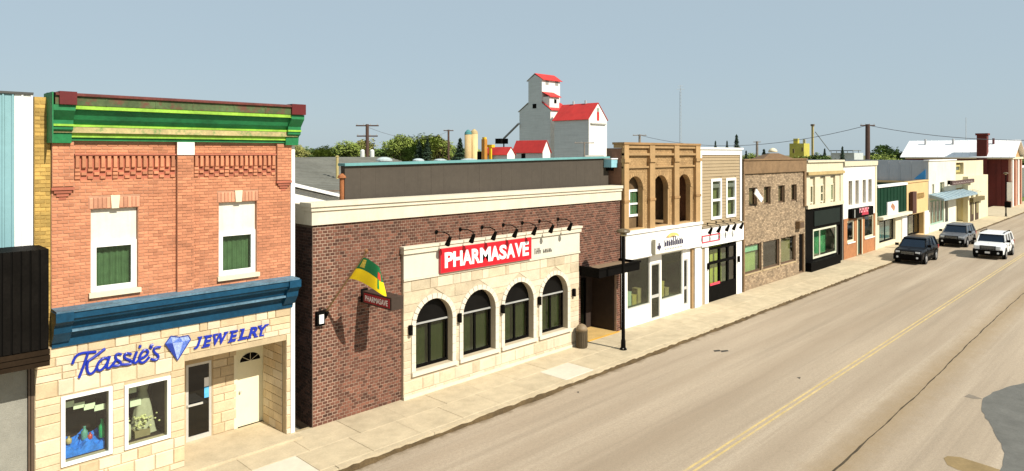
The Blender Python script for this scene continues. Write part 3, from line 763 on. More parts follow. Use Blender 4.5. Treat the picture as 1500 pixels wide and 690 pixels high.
# stone front
YS = YF-.10
arch = []
for l, r_ in ((608.3, 662.1), (678, 725), (739.4, 780), (793.4, 830.7)):
    xc = (FX(l, YS)+FX(r_, YS))/2; arch.append((xc, 2.24, .765, .80))
pzt = FZ(588, 412, YS)
ops = [(xc-r_, xc+r_, zb, zc+r_, True) for xc, zc, r_, zb in arch]
facade('stone_wall', m_psm, PH, q0, q1, -.25, qz, YS, ops, .34)
MB().box(q0, q0+.04, YS+.003, YF+.02, -.25, qz).box(q1-.04, q1, YS+.003, YF+.02, -.25, qz).build('stone_return', m_psm, PH)
ashlar(PH, q0, q1, .02, pzt-.02, YS, m_ps, 15, .52, arches=[(xc, zc, r_+.17, .66) for xc, zc, r_, zb in arch], proud=.018)
B('stucco_band', m_stu, PH, q0-.01, q1+.01, YS-.035, YS-.001, pzt+.05, qz-.22)
B('string_course', m_lim, PH, q0-.02, q1+.02, YS-.06, YS-.001, pzt-.02, pzt+.047)
B('front_cap', m_lim, PH, q0-.05, q1+.05, YS-.10, YS+.12, qz-.217, qz-.06)
B('front_cap', m_lim, PH, q0-.08, q1+.08, YS-.14, YS+.12, qz-.057, qz+.02)
B('plinth', m_lim, PH, q0-.01, q1+.01, YS-.05, YS-.001, -.2, .10)
m_arch = M('pale_arch_stone', (.62, .56, .45), .8, .06, 3, .2, 40)
m_gcur = M('olive_blind', (.055, .075, .028), .8, .2, 4)
gl_p = glass('bronze_glass', (.62, .66, .56))
for xc, zc, r_, zb in arch:
    n = 13
    for i in range(n):                                                  # voussoirs
        t0, t1 = math.pi*i/n+.012, math.pi*(i+1)/n-.012
        MB().prism([(xc+math.cos(t)*q, zc+math.sin(t)*q) for t, q in ((t0, r_), (t0, r_+.16), ((t0+t1)/2, r_+.163), (t1, r_+.16), (t1, r_), ((t0+t1)/2, r_))], YS-.04, YS-.001).build('voussoir', m_arch, PH)
    for s in (-1, 1):
        z = zb-.0
        while z < zc-.05:
            z2 = min(z+.29, zc); B('jamb_stone', m_arch, PH, *sorted((xc+s*r_, xc+s*(r_+.16))), YS-.035, YS-.001, z+.005, z2-.005); z = z2
    B('sill', m_arch, PH, xc-r_-.17, xc+r_+.17, YS-.09, YS+.30, zb-.13, zb-.004)
    y = YS+.22
    m = MB(); frame(m, xc-r_, xc+r_, zb, zc, y, y+.07, .06, .09)
    m.box(xc-.045, xc+.045, y+.004, y+.066, zb+.09, zc-.06)
    wo = m.build('arched_window', m_black, PH)
    B('transom', M('bright_transom', (.34, .34, .32), .4, .1), wo, xc-r_, xc+r_, y-.03, y-.002, zc-.035, zc+.02)
    m = MB(); k = 18
    m.prism([(xc-r_*.995*math.cos(math.pi*i/k), zc+.022+r_*.985*math.sin(math.pi*i/k)) for i in range(k, -1, -1)][::-1][::-1], y+.01, y+.03)
    m.build('lunette', M('black_lunette', (.006, .0055, .005), .4, .2, 3, spec=.1), wo)
    B('pane', gl_p, wo, xc-r_+.05, xc-.04, y+.03, y+.036, zb+.06, zc-.05); B('pane', gl_p, wo, xc+.04, xc+r_-.05, y+.03, y+.036, zb+.06, zc-.05)
    curtain(wo, xc-r_+.02, xc+r_-.02, zb+.02, zc-.02, y+.18, M('green_blind', (.12, .15, .06), .8, .12, 4), .008, .16, 'blind')
# entrance recess
B('entry_lining', M('dark_brown_panel', (.035, .022, .016), .7, .2, 3), PH, e1-.03, e1-.003, YF+.10, YF+1.3, -.2, ez); B('entry_lining', m_black, PH, e0, e1, YF+.05, YF+1.3, ez-.03, ez-.003)
B('entry_floor', M('ochre_concrete', (.50, .33, .12), .9, .15, 2), PH, e0, e1, YF+.0, YF+1.3, -.2, .012)
B('entry_back', M('dark_brown_panel', (.035, .022, .016), .7, .2, 3), PH, e0-.05, e1+.05, YF+1.3, YF+1.36, -.2, ez+.05)
dm = MB(); frame(dm, e0+.15, e1-.55, .02, 2.25, YF+1.22, YF+1.29, .07); dm.box((e0+e1-.4)/2-.04, (e0+e1-.4)/2+.04, YF+1.22, YF+1.29, .09, 2.18)
dm = dm.build('entry_door', m_black, PH); B('pane', GLD, dm, e0+.2, e1-.6, YF+1.25, YF+1.258, .08, 2.2)
B('door_pull', m_alu, dm, e0+.42, e0+.72, YF+1.14, YF+1.18, 1.05, 1.10)
B('yellow_edge', M('yellow_edge_paint', (.62, .34, .05), .8, .2, 3, grime=.3), PH, e0, e1+.1, YF-.14, YF-.02, -.02, .014)
# canopy over the entrance
CN = thing('entrance_canopy', ((FX(847)+FX(905))/2, YF-.5, 2.8), 'flat black canopy over the pharmacy entrance', 'canopy')
c0, c1 = FX(847), FX(907); yc = 16.35
frame_ = MB(); frame_.box(c0, c1, yc, yc+.06, 2.78, 3.16).box(c0, c0+.06, yc+.06, YF-.003, 2.78, 3.16).box(c1-.06, c1, yc+.06, YF-.003, 2.78, 3.16)
frame_.build('fascia', m_black, CN)
B('deck', M('brown_canopy_deck', (.20, .14, .085), .8, .2, 2), CN, c0+.06, c1-.06, yc+.06, YF-.003, 3.0, 3.05)
B('soffit', m_black, CN, c0+.06, c1-.06, yc+.06, YF-.003, 2.80, 2.84)
B('gutter_lip', m_black, CN, c0-.04, c1+.04, yc-.05, yc-.002, 3.10, 3.18)
# red sign
m_red = M('sign_red', (.58, .012, .022), .4, .05, 3); m_sw = M('sign_white', (.82, .82, .80), .4, .03, 3)
YSG = YS-.037
s0, s1 = FX(646, YSG-.1), FX(778, YSG-.1); sz0, sz1 = FZ(646, 400, YSG-.1), FZ(646, 365, YSG-.1)
SN = thing('pharmacy_sign', ((s0+s1)/2, YSG, sz0), 'red rectangular sign with white letters PHARMASAVE on the stucco band', 'sign')
B('board', m_red, SN, s0, s1, YSG-.10, YSG-.002, sz0, sz1)
MB().box(s0-.015, s0, YSG-.105, YSG-.002, sz0-.015, sz1+.015).box(s1, s1+.015, YSG-.105, YSG-.002, sz0-.015, sz1+.015).box(s0, s1, YSG-.105, YSG-.002, sz1, sz1+.015).box(s0, s1, YSG-.105, YSG-.002, sz0-.015, sz0).build('edge_trim', M('sign_trim', (.5, .05, .06), .4), SN)
W = dict(P=.95, H=1.05, A=1.12, R=1.0, M=1.3, S=.95, V=1.05, E=.85); word = 'PHARMASAVE'; tot = sum(W[c] for c in word)
x = s0+.16; span = s1-s0-.30
for c in word:
    w_ = span*W[c]/tot
    text('letter', c, x-.01, x+w_*1.02-.012, sz0+.14, sz1-.13, YSG-.10, m_sw, SN, bold=.036, depth=.018); x += w_
# small dark lettering, too small to read in the photograph: short marks
LT = thing('small_wall_lettering', (FX(797, YSG), YSG, FZ(797, 372, YSG)), 'small dark lettering on the stucco band right of the red sign', 'sign')
lx0, lx1 = FX(783, YSG), FX(807, YSG); lz = FZ(783, 372.5, YSG); x = lx0; i = 0
while x < lx1:
    w_ = .07 if i > 2 else .09; hgt = (.22 if i < 3 else .14)
    if i != 3:
        m = MB(); m.box(x, x+.022, YSG-.012, YSG-.002, lz, lz+hgt); m.box(x+w_-.022, x+w_, YSG-.012, YSG-.002, lz, lz+hgt*(.6+.4*(i % 2)))
        m.box(x+.022, x+w_-.022, YSG-.0115, YSG-.002, lz+hgt*(.4 if i % 3 else .8), lz+hgt*(.4 if i % 3 else .8)+.025); m.build('letter', M('dark_lettering', (.06, .055, .045)), LT)
    x += w_+.035; i += 1
# arm lamps over the sign
def arm_lamp(x, zb, label, grp, y0=YF, out=.66, drop=.30, r=.088, L=.27):
    o = thing('arm_lamp', (x, y0, zb), label, 'lamp', grp)
    MB().lathe((0,0,0), [(.06,0),(.06,.03)], 10).mesh()
    MB().cyl((x, y0-.03, zb), (x, y0-.0, zb), .07, n=10).build('wall_plate', m_black, o)
    MB().tube([(x, y0-.02, zb), (x, y0-out*.6, zb+.03), (x, y0-out, zb-.04), (x, y0-out, zb-drop*.4)], .018, 6).build('arm', m_black, o)
    MB().cyl((x, y0-out-.05, zb-drop*.35), (x, y0-out+.10, zb-drop*.35-L), .05, r, 12).build('lamp_head', m_black, o)
    return o
heads = [658, 693, 725, 756, 784, 809, 836]
ords = ['leftmost', 'second from left', 'third from left', 'middle', 'fifth from left', 'sixth from left', 'rightmost']
for i, hpx in enumerate(heads):
    arm_lamp(FX(hpx, YF-.66), qz+.36, f'{ords[i]} of the black arm lamps above the pharmacy sign', 'arm lamps above the pharmacy sign')
for i, (a, b) in enumerate(((599, 483), (671, 465), (734, 452), (788, 440), (838.5, 428))):
    x, z = FX(a, YS), FZ(a, b, YS)
    o = thing('wall_sconce', (x, YS, z), ['black sconce left of the first arched window', 'black sconce between first and second arched windows', 'black sconce between second and third arched windows', 'black sconce between third and fourth arched windows', 'black sconce right of the fourth arched window'][i], 'lamp', 'sconces between the arched windows')
    B('back_plate', m_black, o, x-.04, x+.04, YS-.03, YS-.02+.0, z-.14, z+.14); MB().cyl((x, YS-.10, z-.15), (x, YS-.10, z+.15), .065, n=12).build('shade', m_black, o)
    MB().box(x-.02, x+.02, YS-.06, YS-.028, z-.03, z+.03).build('bracket', m_black, o)
# projecting sign
X_ = FX(529); z0_, z1_ = 3.30, 3.66
PS = thing('blade_sign', (X_, YF-.9, z0_), 'dark projecting blade sign with small red lettered faces on the brick wall', 'sign')
ya, yb_ = 15.75, YF-.22
B('cabinet', M('dark_brown_cabinet', (.045, .030, .022), .5), PS, X_-.09, X_+.32, ya, yb_, z0_, z1_)
fc = B('sign_face', M('maroon_face', (.30, .015, .022), .4), PS, X_-.105, X_-.092, ya+.08, yb_-.08, z0_+.05, z1_-.05)
cu = bpy.data.curves.new('t', 'FONT'); cu.body = 'PHARMASAVE'; cu.offset = .02; t = bpy.data.objects.new('t', cu); col.objects.link(t); bpy.context.view_layer.update()
me = bpy.data.meshes.new_from_object(t.evaluated_get(bpy.context.evaluated_depsgraph_get())); bpy.data.objects.remove(t)
xs = [v.co.x for v in me.vertices]; ys = [v.co.y for v in me.vertices]
for v in me.vertices:
    u = (v.co.x-min(xs))/(max(xs)-min(xs)); q = (v.co.y-min(ys))/(max(ys)-min(ys))
    v.co = v.co
us = [((v.co.x-min(xs))/(max(xs)-min(xs)), (v.co.y-min(ys))/(max(ys)-min(ys))) for v in me.vertices]
for v, (u, q) in zip(me.vertices, us): v.co = (X_-.109, yb_-.15-(yb_-ya-.30)*u, z0_+.10+(z1_-z0_-.20)*q)
me.materials.clear(); finish('lettering', me, m_sw, fc)
MB().cyl((X_+.1, yb_, z0_+.18), (X_+.1, YF, z0_+.18), .05).box(X_-.02, X_+.22, YF-.03, YF-.005, z0_-.02, z1_+.02).build('bracket', m_black, PS)
# wall light near the corner
wx_, wz_ = FX(467), FZ(467, 466)
WL = thing('wall_pack_light', (wx_, YF, wz_-.2), 'black and white box light on the brick near the flag', 'lamp')
B('housing', m_black, WL, wx_-.12, wx_+.12, YF-.13, YF-.005, wz_-.20, wz_+.20); B('lens', m_sw, WL, wx_-.07, wx_+.07, YF-.16, YF-.132, wz_-.13, wz_+.12)
# flag on an angled pole
fx_ = FX(476); base = Vector((fx_, YF, 3.15)); tip = Vector((fx_+.02, 15.35, 5.10))
FL = thing('flag_on_pole', base, 'green and yellow provincial flag on an angled pole above the blade sign', 'flag')
MB().cyl(base, tip, .028, .02, 8).build('pole', M('weathered_wood_pole', (.30, .19, .09), .7, .2, 5), FL)
MB().cyl(base+Vector((0,.0,-.12)), base+Vector((0,-.12,.06)), .05, .05, 8).build('socket', m_black, FL)
MB().lathe(tip, [(.02,-.02),(.05,.02),(.05,.05),(.01,.09)], 10).build('finial', M('bronze_finial', (.22, .10, .04), .4), FL)
def cloth(u, v, off=0.):
    # u: 0 at the pole -> 1 fly; v: 0 top edge -> 1 bottom edge; the hoist runs down the pole, the fly end hangs limp
    top = tip.lerp(base, .10)+Vector((.66*u, .11*math.sin(u*7)*u**.6, -.34*u**1.3+.05*math.sin(u*6)))
    hang = ((base-tip)*.32).lerp(Vector((.16, .04*math.sin(u*9), -.78)), min(1, u*1.15))
    return top+hang*v+Vector((0, .05*math.sin(u*8+v*3)*u+off, 0))
def cloth_part(name, mat, u0, u1, v0, v1, off=0., nu=22, nv=8):
    m = MB()
    for i in range(nu):
        for j in range(nv):
            f = lambda a, b: cloth(u0+(u1-u0)*a/nu, v0+(v1-v0)*b/nv, off)
            m.quad(f(i,j), f(i,j+1), f(i+1,j+1), f(i+1,j))
    return m.build(name, mat, FL, True)
cloth_part('green_half', M('flag_green', (.004, .14, .045), .7, .08, 6), 0, 1, 0, .5)
cloth_part('yellow_half', M('flag_yellow', (.80, .58, .005), .7, .05, 6), 0, 1, .5, 1)
cloth_part('crest', M('flag_crest', (.42, .33, .05), .7, .5, 30), .14, .30, .08, .42, -.008, 4, 4)
cloth_part('lily', M('flag_lily_red', (.62, .05, .03), .7, .2, 20), .66, .84, .22, .48, -.008, 4, 4)
cloth_part('lily_stem', M('flag_lily_green', (.02, .26, .06), .7), .66, .72, .48, .86, -.008, 2, 4)

# roof-top screen, vents, pipes
YR = 18.0
RB = thing('rooftop_screen', (FX(700, YR), YR, 5.6), 'long dark grey-brown rooftop screen with teal metal edge behind the cream band', 'roof screen')
ra, rb = FX(505, YR), P1-.02; ta, tb = FZ(505, 243, YR), FZ(903, 231.5, YR)
m_rbk = M('taupe_cladding', (.062, .050, .038), .8, .10, .8, .15, 20, streak=.15)
n = 24
for i in range(n):
    x0_, x1_ = ra+(rb-ra)*i/n, ra+(rb-ra)*(i+1)/n; zt = ta+(tb-ta)*(i+.0)/n
    B('screen_panel', m_rbk, RB, x0_+.0015, x1_-.0015, YR+random.uniform(-.003, .003), YR+.22, 5.55, zt)
m_tl = M('teal_flashing', (.13, .30, .30), .4, .1, 1)
m = MB(); m.add([(ra-.05,YR-.09,ta-.005),(rb,YR-.09,tb-.005),(rb,YR-.09,tb+.075),(ra-.05,YR-.09,ta+.075),(ra-.05,YR+.3,ta-.005),(rb,YR+.3,tb-.005),(rb,YR+.3,tb+.075),(ra-.05,YR+.3,ta+.075)], [(0,1,2,3),(3,2,6,7),(4,0,3,7),(1,5,6,2),(5,4,7,6),(0,4,5,1)]); m.build('edge_flashing', m_tl, RB)
for i, (px, w_, py, pt) in enumerate(((563, .34, 242, 230), (613, .26, 240, 232), (645, .30, 239, 232.5), (687, .40, 238, 232))):
    x = FX(px, 24); zr = FZ(px, py, 24); hh_ = FZ(px, pt, 24)-zr
    tag(MB().lathe((x, 24, 5.6), [(w_*.7,0),(w_*.7,zr-5.6+hh_*.45),(w_,zr-5.6+hh_*.5),(w_,zr-5.6+hh_*.7),(w_*.6,zr-5.6+hh_*.92),(w_*.2,zr-5.6+hh_)], 14).build('roof_vent', M('pale_vent_metal', (.42, .48, .48), .4, .1), None),
        ['largest domed metal vent above the rooftop screen', 'small domed vent right of the largest above the rooftop screen', 'small vent third from left above the rooftop screen', 'low vent nearest the tan silo above the rooftop screen'][i], 'vent', 'roof vents')
x = FX(501, 18.1); z = FZ(501, 262, 18.1)
RP = thing('rusty_vent_pipe', (x, 18.1, 5.6), 'rusty vent pipe at the left end of the rooftop screen', 'pipe')
MB().cyl((x, 18.1, 5.6), (x, 18.1, z), .075).build('pipe', M('rust', (.30, .11, .04), .8, .3, 5), RP); MB().lathe((x, 18.1, z), [(.06,0),(.14,.03),(.12,.10),(.03,.16)], 10).build('cap', M('rust', (0, 0, 0)), RP)
# small white gabled addition behind the left end of the band
SA = thing('white_roof_addition', (11.3, 23, 0), 'small white gabled addition between the brick shop and the rooftop screen', 'shed')
g0, g1 = XP(432, 275, 11.7), None
MB().prism([(9.9, 3), (13.5, 3), (13.5, 6.05), (11.2, 6.62), (9.9, 6.3)], 22, 26).build('wall', M('white_wood', (.74, .72, .66), .7, .06, 2), SA)
m = MB(); m.add([(11.2,21.75,6.66),(13.7,21.75,6.04),(13.7,21.75,6.14),(11.2,21.75,6.78),(11.2,26,6.66),(13.7,26,6.04),(13.7,26,6.14),(11.2,26,6.78)], [(0,1,2,3),(3,2,6,7),(4,0,3,7),(1,5,6,2),(5,4,7,6),(0,4,5,1)]); m.build('roof', m_white, SA)
m = MB(); m.add([(9.6,21.75,6.26),(11.2,21.75,6.66),(11.2,21.75,6.78),(9.6,21.75,6.38),(9.6,26,6.26),(11.2,26,6.66),(11.2,26,6.78),(9.6,26,6.38)], [(0,1,2,3),(3,2,6,7),(4,0,3,7),(1,5,6,2),(5,4,7,6),(0,4,5,1)]); m.build('roof', m_white, SA)
# big grey shingled roof behind
GRB = thing('grey_roof_building', (20, 46, 0), 'low building with broad grey shingle roof behind the pharmacy', 'building')
m_sh = M('grey_shingle', (.145, .145, .125), .95, .16, .35, .5, 9, grime=.4)
za, zb_ = 5.0, 7.42
m = MB(); m.quad((6,34,za),(34,34,za),(34,48,zb_),(6,48,zb_)); m.quad((6,62,za),(6,48,zb_),(34,48,zb_),(34,62,za)); m.build('roof', m_sh, GRB)
B('wall', M('tan_wall', (.4, .34, .25)), GRB, 6.4, 33.6, 34.4, 61.6, -.25, 5.02)
rows = MB()
for i in range(28):
    t = i/28; y = 34+14*t; z = za+(zb_-za)*t; rows.box(6, 34, y-.02, y, z+.0, z+.05)
tag(rows.build('shingle_course', m_sh, GRB), kind='stuff')
x, z = FX(494, 40), FZ(494, 247, 40)
tag(MB().cyl((x, 40, za+(zb_-za)*6/14-.05), (x, 40, z+.75), .09).lathe((x, 40, z+.75), [(.08,0),(.14,.05),(.05,.12)], 8).build('yellow_pipe', M('faded_yellow', (.42, .34, .14))), 'faded yellow vent pipe on the grey shingle roof', 'pipe')

# ================================================================== ARCADED BRICK BUILDING
m_tb = M('tan_brick', (.36, .228, .105), .85, .12, 2.0, .35, 45, island=.12, grime=.18)
m_tbd = M('tan_brick_dark', (.30, .175, .075), .85, .15, 2, .3, 45)
m_swhite = M('storefront_white', (.80, .78, .74), .5, .04, 1.5, grime=.06)
A0, A1 = FX(910)+.02, FX(1022)
AZ = FZ(965, 211)+.05
AB = thing('arcaded_building', ((A0+A1)/2, YF+5, -.2), 'tan brick building with three open arches above a white shopfront', 'building')
aw = [(FX(917.6), FX(941.5)), (FX(955.8), FX(978.3)), (FX(991.5), FX(1011.2))]
az0, az1 = 4.35, FZ(967, 256.5)
facade('brick_wall', m_tb, AB, A0, A1, 4.25, AZ-.25, YF, [(a, b, az0, az1, True) for a, b in aw], .25)
tb = brick_list(A0, A1, 4.3, AZ-.3, .23, .085, [(a-.14, b+.14, az0-.1, az1+.14) for a, b in aw])
m = MB()
for a, b, z in tb: m.box(a+.006, b-.006, YF-.010*random.uniform(.5, 1.3), YF+.002, z+.006, z+.079)
tag(m.build('brickwork', m_tb, AB), kind='stuff')
for a, b in aw:
    xc, r_ = (a+b)/2, (b-a)/2; zc = az1-r_; n = 15
    for i in range(n):
        t0, t1 = math.pi*i/n+.015, math.pi*(i+1)/n-.015
        MB().prism([(xc+math.cos(t)*q, zc+math.sin(t)*q) for t, q in ((t0, r_), (t0, r_+.14), (t1, r_+.14), (t1, r_))], YF-.03, YF-.001).build('voussoir', m_tb, AB)
pil = [(A0, FX(917)), (FX(948), FX(955.4)), (FX(984), FX(991)), (FX(1015.5), A1)]
for a, b in pil:
    p_ = B('pilaster', m_tb, AB, a, b, YF-.16, YF-.012, 4.28, AZ-.02)
    B('capital', m_tb, p_, a-.05, b+.05, YF-.22, YF-.012, az1+.62, az1+.78); B('impost', m_tbd, p_, a-.03, b+.03, YF-.19, YF-.012, 5.55, 5.66)
B('ledge', m_tb, AB, A0, A1, YF-.10, YF-.013, az1+.36, az1+.44)
B('ledge', m_tb, AB, A0, A1, YF-.14, YF-.013, AZ-.58, AZ-.48)
B('parapet', m_tb, AB, A0-.03, A1, YF-.12, YF+.4, AZ-.248, AZ-.10); B('coping', m_tbd, AB, A0-.06, A1, YF-.19, YF+.45, AZ-.098, AZ+.0)
B('loggia_floor', m_tb, AB, A0+.2, A1-.2, YF+.25, YF+1.9, 4.1, 4.30)
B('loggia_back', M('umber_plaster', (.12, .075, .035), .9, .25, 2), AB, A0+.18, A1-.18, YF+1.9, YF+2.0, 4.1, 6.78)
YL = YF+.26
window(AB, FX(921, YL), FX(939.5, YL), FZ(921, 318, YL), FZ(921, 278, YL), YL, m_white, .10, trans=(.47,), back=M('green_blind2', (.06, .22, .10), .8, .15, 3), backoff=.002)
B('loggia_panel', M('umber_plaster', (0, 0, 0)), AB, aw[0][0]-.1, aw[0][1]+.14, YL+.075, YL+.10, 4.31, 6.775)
B('crate_panel', M('pale_board', (.55, .42, .22), .8, .1), AB, aw[1][0]+.35, aw[1][1]-.2, YF+1.5, YF+1.55, 4.31, 5.2)
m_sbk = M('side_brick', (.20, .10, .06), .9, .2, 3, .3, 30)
shell(AB, A0, A1, YF+2.0, YF+15, -.25, 6.3, m_sbk, m_roofg, 6.25); MB().box(A0, A0+.18, YF+.01, YF+.8, -.25, AZ-.26).box(A0, A0+.18, YF+.8, YF+1.99, -.25, 6.84).build('side_return', m_sbk, AB); MB().box(A1-.18, A1, YF+.01, YF+1.99, -.25, 6.84).build('side_return', m_sbk, AB); B('loggia_roof', m_roofg, AB, A0+.2, A1-.2, YF+.25, YF+1.9, 6.78, 6.84)
x = A0-.02; AC = thing('wall_unit', (x-.2, YF+.4, 7.1), 'pale blue and white box unit on the upper corner of the arcaded building', 'box')
B('box', M('pale_blue_box', (.25, .48, .55), .4), AC, x-.45, x, YF+.2, YF+.9, 7.1, 7.45); B('lid', m_white, AC, x-.48, x, YF+.17, YF+.93, 7.452, 7.5); B('bracket', m_black, AC, x-.3, x, YF+.4, YF+.6, 6.95, 7.098)
# white shopfront
sb = 3.05                                                     # under the fascia
B('fascia', m_swhite, AB, A0+.0, A1, YF-.22, YF+.3, sb, 4.16); B('fascia_cap', m_swhite, AB, A0-.02, A1+.02, YF-.30, YF+.3, 4.163, 4.28)
B('fascia_foot', m_swhite, AB, A0-.01, A1, YF-.26, YF-.221, sb, sb+.09)
wA = (FX(919), FX(952.5)); dA = (FX(954), FX(967)); wB = (FX(969), FX(1000)); dB = (FX(1001.5), FX(1007.5))
bz = .78
facade('shopfront', m_swhite, AB, A0, A1, -.25, sb, YF, [(wA[0], wA[1], bz, sb-.06), (dA[0], dA[1], .03, 2.60), (wB[0], wB[1], bz, sb-.05), (dB[0], dB[1], .25, 2.5)], .12)
grn = M('green_interior', (.040, .060, .024), .9, .5, 1.6)
for a, b in (wA, wB):
    wo = window(AB, a, b, bz, sb-.06, YF+.03, m_alu, .06, name='shop_window', gl=glass('shop_glass', (.80, .86, .80)))
    m = MB(); y1 = YF+1.8; m.quad((a,y1,bz),(b,y1,bz),(b,y1,sb),(a,y1,sb)); m.quad((b,YF+.13,bz),(b,YF+.13,sb),(b,y1,sb),(b,y1,bz)); m.quad((a,YF+.13,bz),(b,YF+.13,bz),(b,y1,bz),(a,y1,bz)); m.quad((a,YF+.13,bz),(a,y1,bz),(a,y1,sb),(a,YF+.13,sb)); m.build('shop_interior', grn, wo)
for i in range(7):
    a, b = (wA if i < 4 else wB); x = a+.2+(i % 4)*.42; hh = random.uniform(.3, .7)
    bt = thing('parcel_stack', (x+.15, YF+.6, bz), ['leftmost box in the left shop window', 'second box from left in the left shop window', 'third box from left in the left shop window', 'rightmost box in the left shop window', 'leftmost box in the window right of the white shop door', 'middle box in the window right of the white shop door', 'right box in the window right of the white shop door'][i], 'box', 'boxes in the white shopfront')
    mt_ = [M('kraft_box', (.40, .30, .14), .9), M('pale_green_box', (.45, .52, .38), .8), M('ochre_box', (.48, .36, .10), .9)][i % 3]
    B('box', mt_, bt, x, x+.34, YF+.45, YF+.75, bz+.004, bz+hh); B('lid', mt_, bt, x-.01, x+.35, YF+.44, YF+.76, bz+hh+.002, bz+hh+.05)
tag(MB().lathe((wA[0]+.75, YF+.8, bz+.9), [(.1,0),(.22,.05),(.25,.15),(.15,.3),(.05,.33)], 12).box(wA[0]+.7, wA[0]+.8, YF+.75, YF+.85, bz+.004, bz+.9).build('red_display', M('red_display', (.6, .03, .03), .5)), 'bright red display piece in the left shop window', 'display')
for a, b, z0_, z1_ in ((dA[0], dA[1], .03, 2.60), (dB[0], dB[1], .25, 2.5)):
    d_ = MB(); frame(d_, a, b, z0_, z1_, YF+.02, YF+.09, .07); d_.box(a+.07, b-.07, YF+.03, YF+.08, 1.0, 1.14); d_ = d_.build('shop_door', m_alu, AB)
    B('pane', GLD, d_, a+.05, b-.05, YF+.05, YF+.056, z0_+.05, z1_-.05); B('dark_back', M('brown_interior', (.10, .06, .035)), d_, a, b, YF+.5, YF+.52, z0_, z1_)
B('corner_post', m_tb, AB, FX(1011), FX(1013.5), YF-.10, YF-.002, -.1, sb-.002)
B('corner_post', m_swhite, AB, FX(1014), A1, YF-.16, YF-.002, -.1, sb-.002)
# sign box with dark marks (too small to read)
b0, b1 = FX(957, YF-.3), FX(1001, YF-.3); bz0, bz1 = FZ(957, 372, YF-.3)+.0, FZ(957, 352, YF-.3)
SB2 = thing('white_box_sign', ((b0+b1)/2, YF-.3, bz0), 'white box sign with dark lettering on the white shop fascia', 'sign')
B('cabinet', M('sign_face_white', (.80, .79, .75), .4, .03), SB2, b0, b1, YF-.42, YF-.262, bz0, bz1); B('rim', M('grey_rim', (.35, .32, .24)), SB2, b0-.04, b0-.001, YF-.43, YF-.262, bz0-.04, bz1+.04); B('rim', M('grey_rim', (0, 0, 0)), SB2, b0, b1, YF-.43, YF-.262, bz0-.04, bz0-.001)
nav = M('navy_lettering', (.03, .025, .06), .5)
u = b1-b0
MB().box(b0+u*.09, b0+u*.13, YF-.432, YF-.421, bz0+.14, bz1-.14).box(b0+u*.05, b0+u*.17, YF-.431, YF-.421, bz0+.22, bz0+.36).build('emblem', nav, SB2)
for i in range(9):
    x = b0+u*(.28+.072*i); t_ = .12 if i in (4, 5) else 0
    m = MB(); m.box(x, x+u*.024, YF-.432, YF-.421, bz0+.26, bz0+.56+t_); m.box(x+u*.030, x+u*.054, YF-.432, YF-.421, bz0+.28, bz0+.46+.05*(i % 2)); m.box(x+u*.016, x+u*.036, YF-.4315, YF-.421, bz0+(.28 if i % 2 else .42), bz0+(.33 if i % 2 else .47)); m.build('letter', nav, SB2)
for i in range(11):
    x = b0+u*(.30+.055*i); B('small_letter', M('grey_lettering', (.30, .30, .26)), SB2, x, x+u*.03, YF-.428, YF-.421, bz0+.10, bz0+.18)
m = MB(); pts = [(b0+u*(.62-.17*math.cos(math.pi*i/12)), bz1+.02+.20*math.sin(math.pi*i/12)) for i in range(13)]
m.prism(pts[::-1]+[(x, bz1+.012+(z-bz1-.02)*.35) for x, z in pts[1:-1]], YF-.40, YF-.305)
m.build('swoosh', M('pale_orange', (.75, .48, .16)), SB2)

# ================================================================== BEIGE SIDING BUILDING
S0, S1 = FX(1023)+.03, FX(1085); SZ = FZ(1054, 219)
SD = thing('siding_building', ((S0+S1)/2, YF+5, -.2), 'narrow beige siding building with white trim and black shopfront', 'building')
m_sid = M('beige_siding', (.33, .25, .15), .7, .05, 2)
wS = [(FX(1040.5), FX(1056)), (FX(1062.5), FX(1077))]; wsz = (FZ(1041, 322), FZ(1041, 262))
facade('wall', m_sid, SD, S0, S1, 3.95, SZ, YF, [(a+.03, b-.03, wsz[0]+.03, wsz[1]-.03) for a, b in wS], .15)
z = 3.98
while z < SZ-.3:
    segs = [(S0+.22, S1-.2)]
    for a, b in wS:
        if z+.15 > wsz[0] and z < wsz[1]:
            segs = [s for p, q in segs for s in (((p, a), (b, q)) if p < a and q > b else ((p, q),))]
    for p, q in segs:
        m = MB(); m.add([(p,YF-.002,z),(q,YF-.002,z),(q,YF-.035,z+.0),(p,YF-.035,z),(p,YF-.006,z+.168),(q,YF-.006,z+.168)], [(0,1,2,3),(3,2,5,4)]); m.build('siding_board', m_sid, SD)
    z += .168
MB().box(S0, S0+.22, YF-.07, YF-.003, -.1, SZ).box(S1-.2, S1, YF-.07, YF-.003, -.1, SZ).box(S0+.22, S1-.2, YF-.07, YF-.003, SZ-.28, SZ).build('corner_trim', m_white, SD)
B('coping', m_white, SD, S0-.06, S1+.06, YF-.14, YF+.3, SZ+.002, SZ+.10)
for a, b in wS: window(SD, a, b, *wsz, YF-.06, m_white, .14, trans=(.47,), back=M('olive_curtain', (.16, .17, .05), .8, .2, 4), backoff=.12, depth=.12)
f0, f1 = FZ(1030, 362), FZ(1030, 338)
B('fascia', m_swhite, SD, S0+.02, S1, YF-.18, YF-.071, 2.95, 3.92); B('fascia_cap', M('brown_ledge', (.30, .24, .16)), SD, S0, S1+.02, YF-.24, YF-.071, 3.923, 3.97)
r0, r1 = FX(1028.5, YF-.2), FX(1055, YF-.2); rz0, rz1 = FZ(1029, 356.5, YF-.2), FZ(1029, 345.5, YF-.2)
OS = thing('red_outline_sign', ((r0+r1)/2, YF-.2, rz0), 'red outlined rectangle sign on the white fascia of the beige building', 'sign')
m = MB(); frame(m, r0, r1, rz0, rz1, YF-.21, YF-.182, .055); m.build('outline', M('coral_red', (.72, .06, .10), .4), OS)
